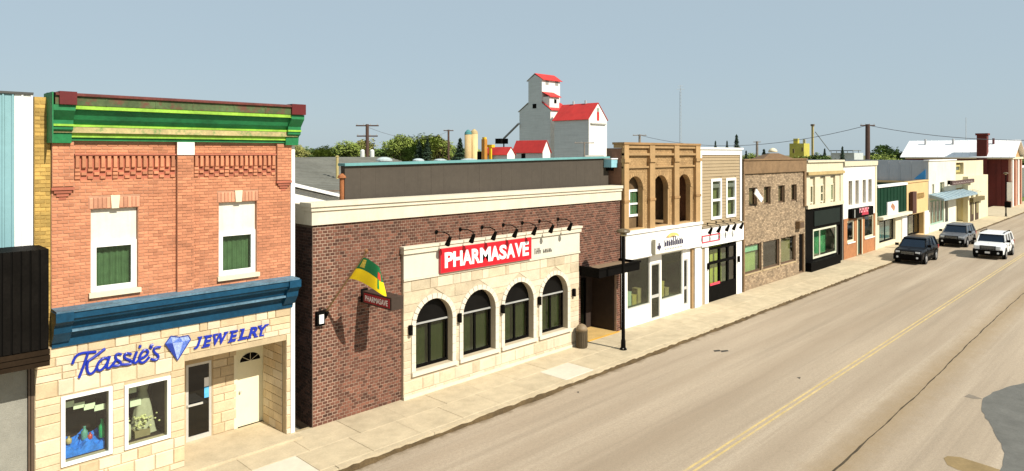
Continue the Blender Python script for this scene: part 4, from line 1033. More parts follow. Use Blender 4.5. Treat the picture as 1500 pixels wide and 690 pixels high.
for i in range(6): B('mark', M('pale_grey_mark', (.6, .57, .52)), OS, r1+.15+.22*i, r1+.27+.22*i, YF-.19, YF-.182, rz0+.18, rz0+.34)
for i, px in enumerate((1043, 1055.5, 1068, 1078, 1088.5)):
    arm_lamp(FX(px, YF-.75), 4.1, ['first', 'second', 'third', 'fourth', 'fifth'][i]+' black arm lamp from the left over the red outlined sign', 'arm lamps on the beige building', YF, .7, .3, .095, .30)
k0, k1 = FX(1036.5), FX(1077); kz = 2.80
BS = MB(); frame(BS, k0, k1, .02, kz, YF-.06, YF+.06, .10, .85)
for u in (.40, .70): BS.box(k0+(k1-k0)*u-.08, k0+(k1-k0)*u+.08, YF-.055, YF+.055, .02, kz-.1)
BS.box(k0+.1, k1-.1, YF-.05, YF+.05, 1.95, 2.08); BS = BS.build('black_shopfront', m_black, SD)
B('pane', GL, BS, k0+.05, k1-.05, YF+.0, YF+.008, .8, kz-.05)
B('curtain_wall', M('lime_curtain', (.36, .40, .06), .8, .15, 2), BS, k0, FX(1064), YF+.3, YF+.33, .1, kz); B('curtain_wall', M('dark_green_interior', (.06, .07, .03)), BS, FX(1064), k1, YF+.4, YF+.43, .1, kz)
B('red_bench', M('coral_red', (0, 0, 0)), BS, k0+.12, k0+(k1-k0)*.38, YF-.09, YF-.062, .86, .98)
B('jamb', m_sid, SD, S0+.23, S0+.50, YF-.05, YF-.003, -.1, 2.94); B('jamb', m_white, SD, S0+.52, k0-.01, YF-.065, YF-.003, -.1, 2.94); B('jamb', m_white, SD, k1+.01, S1-.21, YF-.065, YF-.003, -.1, 2.94)
for x in (k0-.14, k1+.16):
    o = thing('wall_sconce', (x, YF-.1, 1.9), 'small black sconce '+('left' if x < k0 else 'right')+' of the black shopfront', 'lamp', 'sconces on the beige building')
    B('plate', m_black, o, x-.05, x+.05, YF-.09, YF-.067, 1.78, 2.05); MB().cyl((x, YF-.14, 1.75), (x, YF-.14, 2.08), .06).build('shade', m_black, o)
shell(SD, S0, S1, YF+.01, YF+15, -.25, 6.2, m_sid, m_roofg, 6.1); B('parapet_back', m_sid, SD, S0, S1, YF+.36, YF+.5, 6.2, SZ)

# ================================================================== BROWN BRICK BUILDING
m_bb = M('mottled_tan_brick', (.25, .18, .115), .9, .25, 1.5, .5, 18, grime=.3)
m_bd = M('umber_brick', (.20, .125, .065), .9, .2, 2, .5, 18, grime=.3)
C0, C1 = FX(1086)+.05, FX(1179); CZ = FZ(1130, 234.5)
CB = thing('brown_brick_building', ((C0+C1)/2, YF+5, -.2), 'two-storey mottled brown brick building with four small upper windows', 'building')
up = [(1097, 1109, 301, 274), (1119, 1128.7, 299.7, 273.6), (1140, 1149.5, 297.2, 272.7), (1159, 1167, 295, 271.6)]
upz = (FZ(1119, 299.7), FZ(1119, 273.6)); up = [(FX(a), FX(b), *upz) for a, b, c, d in up]
lo = [(1091, 1115.4), (1117.7, 1141.4), (1143.8, 1165.5)]; lz = (FZ(1118, 395), FZ(1118, 354)); lo = [(FX(a), FX(b), *lz) for a, b in lo]
dr = (FX(1170.3), FX(1178), .03, lz[1])
facade('brick_wall', m_bb, CB, C0, C1, -.25, CZ-.75, YF, up+lo+[dr], .22)
m = MB()
for a, b, z in brick_list(C0, C1, .05, CZ-.8, .25, .095, up+lo+[dr]): 
    if random.random() < .8: m.box(a+.008, b-.008, YF-random.uniform(.004, .016), YF+.002, z+.008, z+.087)
tag(m.build('brickwork', M('mottled_tan_bricks', (.30, .22, .14), .9, .22, 1.2, .3, 30, island=.35), CB), kind='stuff')
B('parapet', m_bd, CB, C0, C1, YF-.12, YF+.3, CZ-.75, CZ); B('parapet_cap', m_bd, CB, C0-.03, C1+.03, YF-.18, YF+.35, CZ+.002, CZ+.08)
B('pier', m_bd, CB, C1-.32, C1, YF-.11, YF-.02, 4.3, CZ-.752); B('pier', m_bd, CB, C0, C0+.15, YF-.11, YF-.02, -.1, CZ-.752)
bro = M('brown_window_paint', (.10, .06, .035), .6)
for i, (a, b, c, d) in enumerate(up):
    window(CB, a, b, c, d, YF+.12, bro, .07, back=M('brown_shade', (.16, .10, .05), .9, .2), backoff=.06, sill=m_bb)
a = up[0]; m = MB(); m.prism([(a[0]+.05, a[2]+.7), (a[0]+.25, a[2]+1.0), (a[1]+.05, a[2]+.4), (a[1]-.2, a[2]+.2)], YF-.35, YF-.28); 
tag(m.build('open_sash', m_white), 'tilted white open sash in the leftmost upper window of the brown building', 'window sash')
for i, (a, b, c, d) in enumerate(lo):
    window(CB, a, b, c, d, YF+.08, bro, .09, name='shop_window', back=[M('pale_green_blind', (.30, .38, .13), .8, .15, 1.5), M('dark_green_interior', (0, 0, 0)), M('olive_interior', (.22, .19, .07), .8, .15, 2)][i], backoff=.2 if i != 1 else .8, sill=M('tan_sill', (.40, .30, .17)))
B('light_awning', M('mint_valance', (.25, .52, .30), .6), CB, lo[0][0]+.1, lo[0][1]-.1, YF+.2, YF+.22, lz[1]-.45, lz[1]-.1)
d_ = MB(); frame(d_, dr[0], dr[1], .03, lz[1], YF+.1, YF+.16, .08); d_ = d_.build('door', bro, CB); B('leaf', m_black, d_, dr[0]+.08, dr[1]-.08, YF+.12, YF+.15, .1, lz[1]-.08)
x, z = FX(1168), FZ(1168, 334); o = thing('wall_unit', (x, YF, z), 'small brown box on the brown brick wall above the door', 'box'); B('box', m_bd, o, x-.35, x+.35, YF-.3, YF-.02, z, z+.45); B('grille', bro, o, x-.28, x+.28, YF-.32, YF-.301, z+.06, z+.39)
shell(CB, C0, C1, YF+.01, YF+15, -.25, 6.4, m_bd, m_roofg, 6.3); B('parapet_back', m_bd, CB, C0, C1, YF+.36, YF+.5, 6.4, CZ-.05)

# ================================================================== CREAM BUILDING WITH BLACK SHOPFRONT
D0, D1 = FX(1180)+.05, FX(1234); DZ_ = FZ(1207, 235)
DB = thing('cream_building', ((D0+D1)/2, YF+5, -.2), 'cream upper storey with three tall recesses over a black shopfront', 'building')
m_cr = M('cream_stucco', (.58, .52, .38), .85, .08, 1.5, .2, 30, streak=.25); 
rec = [(FX(1186.5), FX(1194)), (FX(1201.5), FX(1209)), (FX(1216.5), FX(1223.5))]; rcz = (FZ(1187, 304), FZ(1187, 259)); bk = FZ(1181, 306)
facade('upper_wall', m_cr, DB, D0, D1, bk, DZ_, YF, [(a, b, *rcz) for a, b in rec], .14)
for i, (a, b) in enumerate(rec):
    B('recess_back', m_cr, DB, a, b, YF+.14, YF+.2, *rcz)
    h_ = rcz[1]-rcz[0]; window(DB, a+.18, b-.18, rcz[0]+h_*.12, rcz[1]-h_*.28, YF+.06, m_cream, .09, trans=(.5,) if i == 1 else (), back=M('dim_room', (.05, .05, .03)) if i < 2 else M('grey_green_shade', (.35, .38, .26)), backoff=.005)
B('cornice', M('ochre_moulding', (.42, .31, .14), .8, .15, 2), DB, D0, D1, YF-.18, YF-.002, DZ_-.95, DZ_-.75); B('frieze', m_cr, DB, D0, D1, YF-.05, YF-.002, DZ_-.745, DZ_-.12); B('coping', m_cr, DB, D0-.03, D1+.03, YF-.16, YF+.3, DZ_-.117, DZ_+.02)
B('pier', m_cr, DB, D1-.55, D1-.02, YF-.06, YF-.003, bk, DZ_-.952)
B('belt', m_cr, DB, D0, D1, YF-.14, YF-.003, bk-.02, bk+.22)
gw = (FX(1191), FX(1225), FZ(1193, 379)+.0, FZ(1193, 336))
facade('black_shopfront', m_black, DB, D0, D1, -.25, bk-.02, YF+.02, [gw, (FX(1226.5), FX(1231), .03, 2.6)], .15)
wo = window(DB, *gw, YF+.0, M('pale_frame', (.55, .55, .42)), .12, name='shop_window', mull=(.28,))
B('display_back', M('bright_green_display', (.08, .30, .12), .8, .6, 1.1), wo, gw[0], gw[1], YF+.7, YF+.74, gw[2], gw[3])
B('dark_leaf', m_dark, DB, FX(1226.5), FX(1231), YF+.16, YF+.2, 0, 2.6)
B('bulkhead', m_black, DB, D0, FX(1224), YF-.35, YF+.018, -.1, gw[2]-.1)
B('sign_panel', M('bottle_black_panel', (.008, .014, .012), .4, spec=.1), DB, D0+1.4, D1-.6, YF-.03, YF+.018, bk-1.25, bk-.25)
shell(DB, D0, D1, YF+.03, YF+15, -.25, 6.4, m_cr, m_roofg, 6.3); B('parapet_back', m_cr, DB, D0, D1, YF+.36, YF+.5, 6.4, DZ_-.05)

# ================================================================== WHITE BUILDING WITH BRICK SHOPFRONT
E0, E1 = FX(1235)+.05, FX(1283.5); EZ = FZ(1260, 236)
EB = thing('white_building', ((E0+E1)/2, YF+5, -.2), 'white upper storey with four slit windows over an orange brick shopfront', 'building')
m_ew = M('white_stucco', (.76, .74, .70), .8, .05, 1, streak=.12); m_ob = M('orange_shop_brick', (.36, .155, .065), .85, .15, 3, .3, 30, island=.1)
es = [(1243, 1248.6), (1253, 1258), (1263.6, 1268.4), (1272, 1277)]; ez_ = (FZ(1244, 301), FZ(1244, 265)); es = [(FX(a), FX(b), *ez_) for a, b in es]; bz1 = FZ(1237, 321)
facade('upper_wall', m_ew, EB, E0, E1, bz1, EZ, YF, es, .3)
for a, b, c, d in es: window(EB, a, b, c, d, YF+.2, M('ochre_window_frame', (.30, .20, .09)), .06, back=M('buff_shade', (.36, .27, .13)), backoff=.02)
B('coping', m_cr, EB, E0-.03, E1+.03, YF-.12, YF+.3, EZ-.35, EZ); B('corner_strip', m_cream, EB, E1-.35, E1, YF-.05, YF-.003, bz1, EZ-.352)
lw = [(FX(1240.5), FX(1251), 1.15, 2.75), (FX(1266), FX(1279.5), 1.15, 2.95)]; ld = (FX(1255), FX(1261.5), .03, 2.75)
facade('brick_front', m_ob, EB, E0, E1, -.25, bz1, YF-.03, lw+[ld], .2)
for i, (a, b, c, d) in enumerate(lw): window(EB, a, b, c, d, YF+.02, m_cream, .14, name='shop_window', back=M('green_grey_room', (.12, .15, .09), .8, .4, 1.5), backoff=.5, sill=m_white)
d_ = MB(); frame(d_, ld[0]-.12, ld[1]+.12, .03, 2.87, YF-.07, YF-.031, .16, 0); d_ = d_.build('door_frame', m_cream, EB); B('leaf', M('dark_green_door', (.03, .06, .04)), d_, ld[0], ld[1], YF+.1, YF+.14, .03, 2.75)
B('post', m_cream, EB, FX(1281), E1, YF-.07, YF-.031, -.1, bz1)
n0, n1 = FX(1247.5, YF-.25), FX(1278, YF-.25); nz0, nz1 = FZ(1248, 320.5, YF-.25), FZ(1248, 306.5, YF-.25)
NS = thing('black_shop_sign', ((n0+n1)/2, YF-.2, nz0), 'black sign with pink and red lettering above the orange brick shopfront', 'sign')
B('cabinet', m_black, NS, n0, n1, YF-.32, YF-.034, nz0, nz1)
pk = M('pink_lettering', (.75, .30, .34), .4); rd = M('crimson_lettering', (.45, .03, .06), .4)
u = n1-n0
MB().prism([(n0+u*.42, nz0+.15), (n0+u*.75, nz0+.12), (n0+u*.70, nz1-.05), (n0+u*.50, nz1-.06)], YF-.335, YF-.321).build('badge', rd, NS)
for i in range(7):
    x = n0+u*(.30+.065*i); m = MB(); m.box(x, x+.09, YF-.352, YF-.336, nz0+.35, nz0+.72); m.box(x+.09, x+.28, YF-.352, YF-.336, nz0+(.35 if i % 2 else .55), nz0+(.45 if i % 2 else .66)); m.build('letter', pk, NS)
B('stripe', M('grey_stripe', (.4, .4, .36)), NS, n0+u*.08, n0+u*.11, YF-.333, YF-.321, nz0+.05, nz1-.05)
shell(EB, E0, E1, YF+.02, YF+15, -.25, 6.4, m_ew, m_roofg, 6.3); B('parapet_back', m_ew, EB, E0, E1, YF+.36, YF+.5, 6.4, EZ-.05)

# ================================================================== GREEN FRONT AND TAN FRONT
G0, G1 = FX(1284)+.05, FX(1327.5); GZ = FZ(1300, 270)
GB = thing('green_building', ((G0+G1)/2, YF+5, -.2), 'dark green false-front shop with white sign and teal shopfront', 'building')
m_gg = M('dark_green_panel', (.006, .034, .017), .7, .1, 1, spec=.1); gz1 = FZ(1286, 322)
gw = (FX(1288), FX(1312), .35, gz1-.15)
facade('front', m_gg, GB, G0, G1, gz1, GZ, YF); facade('shopfront', m_cream, GB, G0, G1, -.25, gz1, YF+.01, [gw], .3)
n = 9
for i in range(1, n): x = G0+(G1-G0)*i/n; B('batten', m_gg, GB, x-.02, x+.02, YF-.03, YF-.002, gz1+.3, GZ-.25)
B('coping', m_white, GB, G0, G1, YF-.12, YF+.3, GZ-.2, GZ); B('awning', M('ivory_awning', (.66, .62, .48)), GB, G0, G1, YF-.5, YF-.002, gz1+.02, gz1+.24)
B('column', m_white, GB, FX(1320.5), G1, YF-.08, YF+.006, -.1, gz1); window(GB, *gw, YF+.2, m_black, .14, name='shop_window', mull=(.5,), back=M('teal_curtain', (.06, .20, .22), .8, .25, 1.5), backoff=.2)
w0, w1, v0, v1 = FX(1298), FX(1313.5), FZ(1298, 318), FZ(1298, 296.5)
WS = thing('white_panel_sign', ((w0+w1)/2, YF, v0), 'white square sign with small brown picture on the green shop', 'sign')
B('board', m_white, WS, w0, w1, YF-.12, YF-.035, v0, v1)
cx, cz = (w0+w1)/2, (v0+v1)/2
MB().prism([(cx-.7, cz+.2), (cx-.1, cz-.05), (cx+.3, cz-.25), (cx+.6, cz+.15), (cx+.2, cz+.35), (cx-.3, cz+.5)], YF-.13, YF-.121).build('picture', M('brown_print', (.42, .20, .11), .8, .5, 3), WS)
shell(GB, G0, G1, YF+.02, YF+12, -.25, GZ-.05, m_gg, m_roofg)
T0, T1 = FX(1328)+.05, FX(1359.5); TZ = FZ(1340, 267); tz1 = FZ(1329, 315)
TB = thing('tan_building', ((T0+T1)/2, YF+5, -.2), 'tan false-front shop with a tall brown vertical sign', 'building')
m_tn = M('tan_stucco', (.60, .41, .19), .85, .06, 1, streak=.1); tw = (T0+.1, FX(1353), .1, tz1-.05)
facade('front', m_tn, TB, T0, T1, -.25, TZ, YF, [tw], .5); B('coping', m_tn, TB, T0, T1, YF-.08, YF+.3, TZ+.002, TZ+.12)
window(TB, *tw, YF+.4, m_black, .2, name='shop_window', mull=(.35, .7), back=M('dark_green_room', (.04, .07, .03), .8, .4, 1), backoff=.6); B('column', m_white, TB, FX(1353.5), T1, YF-.06, YF-.002, -.1, tz1)
v0, v1 = FX(1331), FX(1336.2); VS = thing('vertical_sign', (v0, YF-.3, tz1), 'tall narrow dark brown vertical sign on the tan shop', 'sign')
B('board', M('dark_brown_sign', (.075, .03, .02)), VS, v0, v1, YF-.35, YF-.1, tz1+.1, FZ(1331, 281)); B('bracket', m_black, VS, v0+.3, v0+.5, YF-.099, YF-.002, tz1+.8, tz1+1); B('rim', M('buff_rim', (.45, .3, .15)), VS, v1+.002, v1+.12, YF-.36, YF-.09, tz1+.1, FZ(1331, 281))
GLt = thing('gold_script', (FX(1347), YF, FZ(1347, 292)), 'faint gold script lettering on the tan shop wall', 'sign')
for i in range(8):
    x = FX(1339)+.42*i; z = FZ(1339, 292); m = MB(); m.cyl((x, YF-.04, z), (x+.14, YF-.04, z+.5), .045, n=6); m.cyl((x+.14, YF-.04, z+.5), (x+.30, YF-.04, z+.1), .04, n=6); m.build('letter', M('old_gold', (.36, .24, .09)), GLt)
shell(TB, T0, T1, YF+.02, YF+12, -.25, TZ-.05, m_tn, m_roofg)

# ================================================================== WHITE GREY-SIDED BUILDING, CREAM FRONT, RED HALL
H0, H1 = FX(1360)+.05, FX(1400); HZ = FZ(1375, 235.5)
HB = thing('white_corner_building', ((H0+H1)/2, YF+6, -.2), 'tall white stucco shop with grey steel side wall and blue-grey awning', 'building')
m_hw = M('warm_white_stucco', (.66, .63, .53), .85, .08, .6, streak=.3); m_gst = M('grey_steel_side', (.42, .43, .44), .5, .05, .5)
hu = [(FX(1365.5), FX(1368.5), FZ(1366, 286), FZ(1366, 270)), (FX(1377), FX(1383.5), FZ(1378, 285), FZ(1378, 267))]
hs = (FX(1362.5), FX(1383), .6, 3.1)
facade('front', m_hw, HB, H0, H1, -.25, HZ, YF, hu+[hs, (FX(1384.5), FX(1389), .03, 3.0)], .3)
for o_ in hu: window(HB, *o_, YF+.15, m_cream, .1, back=M('grey_green_shade', (0, 0, 0)), backoff=.05)
window(HB, *hs, YF+.1, M('green_white_frame', (.30, .42, .34)), .18, name='shop_window', mull=(.25, .5, .75), back=M('buff_room', (.28, .20, .10), .8, .5, .8), backoff=.5); B('door_leaf', m_black, HB, FX(1384.5), FX(1389), YF+.2, YF+.25, 0, 3.0)
B('bulkhead', M('pale_mint', (.55, .60, .50)), HB, H0, FX(1390), YF-.06, YF-.002, -.1, .58)
MB().prismx([(YF-.003,3.75),(YF-1.3,3.35),(YF-1.3,3.15),(YF-.003,3.4)], H0+.1, H1+4).build('awning', M('blue_grey_awning', (.24, .33, .38), .5, .1, 1), HB)
for i in range(12): x = H0+.6+i*1.5; MB().prismx([(YF-.003,3.80),(YF-1.32,3.395),(YF-1.32,3.352),(YF-.003,3.752)], x, x+.08).build('awning_rib', M('pale_awning_rib', (.40, .48, .52), .5), HB)
B('coping', m_white, HB, H0-.1, H1, YF-.1, YF+.4, HZ+.002, HZ+.12)
shell(HB, H0, H1, YF+.02, YF+26, -.25, HZ, m_gst, m_roofg)
for i in range(24): y = YF+.5+i*1.0; B('steel_rib', m_gst, HB, H0-.04, H0-.002, y, y+.08, GZ-.3, HZ-.02)
p1, p2, p3 = XP(1356, 263, H0), XP(1356, 248, H0), XP(1339, 262, H0)
m = MB(); m.add([(H0-.06, p.y, p.z) for p in (p1, p2, p3)]+[(H0-.003, p.y, p.z) for p in (p1, p2, p3)], [(0,1,2),(3,5,4),(0,1,4,3),(1,2,5,4),(2,0,3,5)]); m.build('blue_triangle', M('blue_steel', (.05, .28, .60), .5), HB)
I0, I1 = H1+.05, FX(1440); IZ = FZ(1425, 235)
IB = thing('cream_yellow_building', ((I0+I1)/2, YF+6, -.2), 'cream yellow shops with dark sign band beside the red brick hall', 'building')
m_cy = M('cream_yellow_stucco', (.64, .57, .39), .85, .06, .6, streak=.15); m_ol = M('olive_cream', (.42, .36, .13), .85, .1, 1)
facade('front', m_cy, IB, I0, I1, -.25, IZ, YF, [(FX(1400.5), FX(1411.5), FZ(1401, 256), IZ-.2), (FX(1401), FX(1411), .05, FZ(1401, 276))], .6)
B('recess_back', m_ol, IB, FX(1400), FX(1412), YF+.6, YF+.7, -.1, IZ); wz0 = FZ(1401, 253); window(IB, FX(1401), FX(1411), wz0, IZ-.4, YF+.3, m_ol, .25, back=M('blue_sky_blind', (.12, .20, .30)), backoff=.05)
fb0 = FX(1418, 16.9); MB().box(fb0, I1+.0, 16.9, YF-.003, -.1, FZ(1425, 258, 16.9)).build('front_block', m_cy, IB)
di = [(FX(1421, 16.9), FX(1426, 16.9)), (FX(1428, 16.9), FX(1433, 16.9))]
for a, b in di: dd_ = B('door', M('dark_door', (.06, .035, .02)), IB, a, b, 16.86, 16.897, .03, FZ(1422, 296, 16.9)); B('panel', M('olive_pane', (.2, .17, .08)), dd_, a+.5, b-.4, 16.83, 16.858, .8, 3)
B('door_hood', M('dark_olive', (.14, .11, .05)), IB, di[0][0]-.4, di[1][1]+1.5, 16.5, 16.897, FZ(1422, 296, 16.9)+.02, FZ(1422, 296, 16.9)+.5)
b0, b1 = FX(1392.5, 16.7), FX(1425, 16.7); z0_, z1_ = FZ(1393, 271.5, 16.7), FZ(1393, 265.5, 16.7)
BS2 = thing('dark_band_sign', ((b0+b1)/2, 16.8, z0_), 'long dark band sign with pale lettering across the cream shops', 'sign')
B('board', M('umber_board', (.085, .05, .045)), BS2, b0, b1, 16.55, 16.75, z0_, z1_); MB().box(b0+2, b0+2.3, 16.751, YF, z0_, z1_).box(b1-2, b1-1.7, 16.751, 16.899, z0_, z1_).build('bracket', m_black, BS2)
for i in range(16): x = b0+.5+(b1-b0-1.2)*i/16; B('letter', M('pale_letters', (.38, .31, .28)), BS2, x, x+.45, 16.535, 16.549, z0_+.15, z1_-.2-.1*(i % 2))
shell(IB, I0, I1, YF+.7, YF+22, -.25, IZ-.05, m_cy, m_roofg)

# ================================================================== RED BRICK HALL
HX0, HX1, HY0, HY1 = 121.2, 129.8, YF, 31.0; HE, HR = 7.25, 9.65; hxm = (HX0+HX1)/2
RH = thing('red_brick_hall', (hxm, 24, -.2), 'dark red brick hall with white metal gable roof and tall chimney', 'hall')
m_rb = M('oxblood_brick', (.115, .020, .014), .85, .12, .6, .3, 12, island=.1); m_rb2 = M('salmon_front_brick', (.46, .24, .16), .85, .1, .6)
m_wr = M('white_metal_roof', (.80, .79, .78), .35, .04, .3)
B('wall', m_rb, RH, HX0, HX1, HY0+.3, HY1, -.25, HE-.35); B('front_wall', m_rb2, RH, HX0, HX1, HY0, HY0+.298, -.25, HE-.35)
MB().prism([(HX0, HE-.05), (HX1, HE-.05), (hxm, HR-.1)], HY0+.05, HY1-.05).build('gable', M('tan_gable', (.42, .26, .12)), RH)
B('entablature', m_cream, RH, HX0-.5, HX1+.5, HY0-.3, HY1, HE-.345, HE-.05)
for a, s in ((HX0, -1), (HX1, 1)):
    x1_ = a+s*.9; zl = HE-.2
    m = MB(); vs = [(x1_, zl), (hxm, HR), (hxm, HR+.12), (x1_, zl+.14)]
    if s > 0: vs = vs[::-1]
    m.prism(vs, HY0-.6, HY1+.6); rf = m.build('roof', m_wr, RH)
    if s < 0:
        for i in range(14):
            y = HY0+i*1.0; MB().add([(x1_,y,zl+.141),(x1_,y+.05,zl+.141),(hxm,y+.05,HR+.121),(hxm,y,HR+.121),(x1_,y,zl+.18),(x1_,y+.05,zl+.18),(hxm,y+.05,HR+.16),(hxm,y,HR+.16)], [(4,7,6,5),(0,4,5,1),(1,5,6,2),(3,7,4,0)]).build('seam', m_wr, rf)
        for y in (20.0, 25.2, 29):
            MB().cyl((hxm-1.2, y, HR-.5), (hxm-1.2, y, HR+.35), .16).build('roof_vent', M('dark_red_vent', (.12, .04, .04)) if y < 21 else M('grey_vent', (.4, .4, .4)), rf)
for i in range(4): x = HX0+.2+i*(HX1-HX0-1.2)/3; B('pilaster', m_rb2 if i % 2 else m_swhite, RH, x, x+.8, HY0-.18, HY0-.002, -.2, HE-.36)
for y in (18.6, 20.4, 22.2): B('pilaster', m_rb, RH, HX0-.14, HX0-.002, y, y+.5, -.2, HE-.36)
ch = B('chimney', m_rb, RH, HX0-.7, HX0+.6, 20.2, 21.45, 3, 10.4); B('cap', m_rb, ch, HX0-.85, HX0+.75, 20.05, 21.6, 10.402, 10.7)
o = MB().quad((131, 18, .01), (330, 18, .01), (330, 60, .01), (131, 60, .01)).build('lawn', M('green_lawn', (.10, .17, .03), .95, .2, .5)); tag(o, kind='structure')
# colourful store beyond the hall
CS = thing('colourful_store', (165, 22, 0), 'distant low store with red, white and blue front at the right edge', 'building')
B('wall', m_swhite, CS, 150, 180, 18, 30, -.25, 5.2)
for i, (c, z0_, z1_) in enumerate((((.05, .16, .55), 4.3, 6.0), ((.60, .03, .05), 2.9, 4.2), ((.10, .35, .60), 1.6, 2.8), ((.65, .12, .15), 6.2, 7.0))):
    B('sign_band', M('band_%s' % ['blue', 'red', 'sky', 'rose'][i], c, .5), CS, 149.8-.05*i, 179, 17.0+.15*i, 17.99, z0_, z1_)

# ================================================================== GRAIN ELEVATOR (about 150 m off)
m_eg = M('elevator_siding_shaded', (.50, .54, .53), .7, .05, .25, streak=.15, boards=.32); m_ew2 = M('elevator_white', (.72, .70, .65), .7, .05, .25, streak=.15, boards=.25); m_rr = M('red_roof', (.50, .032, .026), .6, .12, .4, grime=.35)  # same siding twice: shade put into the greyer, sun into the whiter
XE = DP(793, 225, 150).x
EL = thing('grain_elevator', (XE+4, XP(780, 225, XE).y, -.2), 'white wooden grain elevator tower with red roofs and shoulders', 'grain elevator')
def G2(px, py): p = XP(px, py, XE); return (p.y, p.z)
ap, tl, tr = G2(783.7, 107.8), G2(774, 117.5), G2(793.5, 117.5)
sl_, sr_ = G2(772.8, 152), G2(793.5, 151); ll, lr = G2(760.9, 160.7), G2(806, 164)
YT, YB_ = tr[0], lr[0]                                   # street-side faces of tower and of body
Xt1 = FX(820, YT); zs = (sl_[1]+sr_[1])/2; zl = (ll[1]+lr[1])/2
yl_, yt_ = ll[0], tl[0]
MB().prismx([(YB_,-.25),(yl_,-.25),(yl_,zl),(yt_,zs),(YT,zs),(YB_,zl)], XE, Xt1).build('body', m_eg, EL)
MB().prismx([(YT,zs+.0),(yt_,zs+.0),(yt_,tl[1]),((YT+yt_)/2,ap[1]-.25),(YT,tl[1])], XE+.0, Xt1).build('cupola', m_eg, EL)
# street side in the whiter siding, sunlight put into its colour
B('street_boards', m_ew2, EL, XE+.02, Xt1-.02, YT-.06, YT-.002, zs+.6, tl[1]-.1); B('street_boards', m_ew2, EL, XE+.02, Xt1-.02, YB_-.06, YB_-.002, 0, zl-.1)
ym = (YT+yt_)/2
def slope(name, par, ya, za, yb, zb, x0, x1, t=.18, mat=None):
    MB().add([(x0,ya,za),(x1,ya,za),(x1,yb,zb),(x0,yb,zb),(x0,ya,za+t),(x1,ya,za+t),(x1,yb,zb+t),(x0,yb,zb+t)], [(0,3,2,1),(4,5,6,7),(0,1,5,4),(1,2,6,5),(2,3,7,6),(3,0,4,7)]).build(name, mat or m_rr, par)
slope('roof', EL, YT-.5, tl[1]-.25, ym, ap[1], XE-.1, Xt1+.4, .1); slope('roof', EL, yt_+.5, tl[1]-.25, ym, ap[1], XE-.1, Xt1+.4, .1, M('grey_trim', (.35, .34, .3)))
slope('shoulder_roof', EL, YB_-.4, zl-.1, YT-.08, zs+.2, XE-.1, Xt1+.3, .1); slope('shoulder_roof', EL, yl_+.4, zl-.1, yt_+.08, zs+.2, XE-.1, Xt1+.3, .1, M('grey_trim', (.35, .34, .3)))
for px, py in ((783, 155.5),): y, z = G2(px, py); B('window', m_black, EL, XE-.05, XE-.002, y-.55, y+.55, z-.5, z+.5)
z = FZ(806, 121, YT); 
for px in (801, 815): x = FX(px, YT); B('window', M('grey_pane', (.25, .26, .24)), EL, x-.5, x+.5, YT-.10, YT-.062, z-.55, z+.5)
x0_, x1_ = FX(805, YT-2), FX(819, YT-2); z0_ = FZ(812, 152, YT-2); z1_ = FZ(812, 142, YT-2)
B('dormer', m_ew2, EL, x0_, x1_, YT-2, YT-.062, z0_-2.5, z1_); slope('dormer_roof', EL, YT-2.4, z1_-.1, YT-.07, z1_+1.0, x0_-.3, x1_+.3)
xx = (x0_+x1_)/2+.3; dw_ = B('dormer_window', m_black, EL, xx-.4, xx+.4, YT-2.04, YT-2.002, z0_+.1, z0_+1.0)
B('window', m_black, EL, XE+5.4, XE+6.3, YB_-.10, YB_-.062, zl-1.9, zl-1.0)
B('band', m_ew2, EL, XE-.08, XE-.002, YB_+.3, yl_-.3, CAMZ+2.3, CAMZ+3.0)
# conveyor leg on the left
p0, p1 = XP(738, 203, XE-.5), XP(760, 181, XE-.5)
CV = thing('grain_conveyor', p0, 'slanted dark conveyor spout leaning on the left side of the grain elevator', 'conveyor')
MB().cyl(p0, p1, .25, n=8).build('spout', M('grey_steel', (.16, .17, .17), .5), CV); MB().cyl((p0.x, p0.y, -.2), (p0.x, p0.y, p0.z), .18, n=6).build('leg', m_black, CV)
B('hopper', m_black, CV, p0.x-1.2, p0.x+1.2, p0.y-.2, p0.y+1.6, p0.z-1.2, p0.z)
# annex with ridge across the street axis
def cross_gable(name, label, px_l, px_c, px_r, py_e, py_r, dep, cat, base=-.25, wall=m_eg, front=m_ew2):
    c = DP(px_c, py_e, dep); Xc, Yc = c.x, c.y                              # near corner of the eave
    x1 = FX(px_r, Yc); y1 = XP(px_l, py_e, Xc).y; ze = c.z; xm = (Xc+x1)/2; zr = FZ((px_c+px_r)/2, py_r, Yc)
    t = thing(name, (xm, (Yc+y1)/2, base), label, cat)
    B('wall', wall, t, Xc, x1, Yc+.06, y1, base, ze); B('front_boards', front, t, Xc, x1, Yc, Yc+.058, base, ze)  # greyer side, whiter front: shade and sun carried by the colours
    MB().prism([(Xc, ze+.002), (x1, ze+.002), (xm, zr)], Yc+.02, y1-.02).build('gable', front, t)
    for a, s in ((Xc, -1), (x1, 1)):
        vs = [(a+s*.3, ze-.12), (xm, zr+.02), (xm, zr+.10), (a+s*.3, ze-.03)]
        MB().prism(vs if s < 0 else vs[::-1], Yc-.12, y1+.4).build('roof', m_rr, t)
    return t, Xc, x1, Yc, y1, ze, zr
t, Xc, x1, Yc, y1, ze, zr = cross_gable('elevator_annex', 'broad white annex with red gable roof beside the elevator tower', 812, 862.5, 889, 174.5, 151, 138, 'barn')
x = (Xc+x1)/2; B('loft_door', m_rr, t, x-.35, x+.35, Yc-.05, Yc-.002, ze-.2, ze+1.6); B('ledge', M('grey_trim', (.35, .34, .3)), t, Xc+.5, x1-.6, Yc-.3, Yc-.002, ze-1.0, ze-.75); B('ledge', M('grey_trim', (0, 0, 0)), t, Xc-1.5, x1-1.5, Yc-.3, Yc-.002, ze-7.6, ze-7.3)
B('louvre', M('sage_louvre', (.25, .3, .22)), t, x-.35, x+.35, Yc-.05, Yc-.002, zr-1.7, zr-1.0)
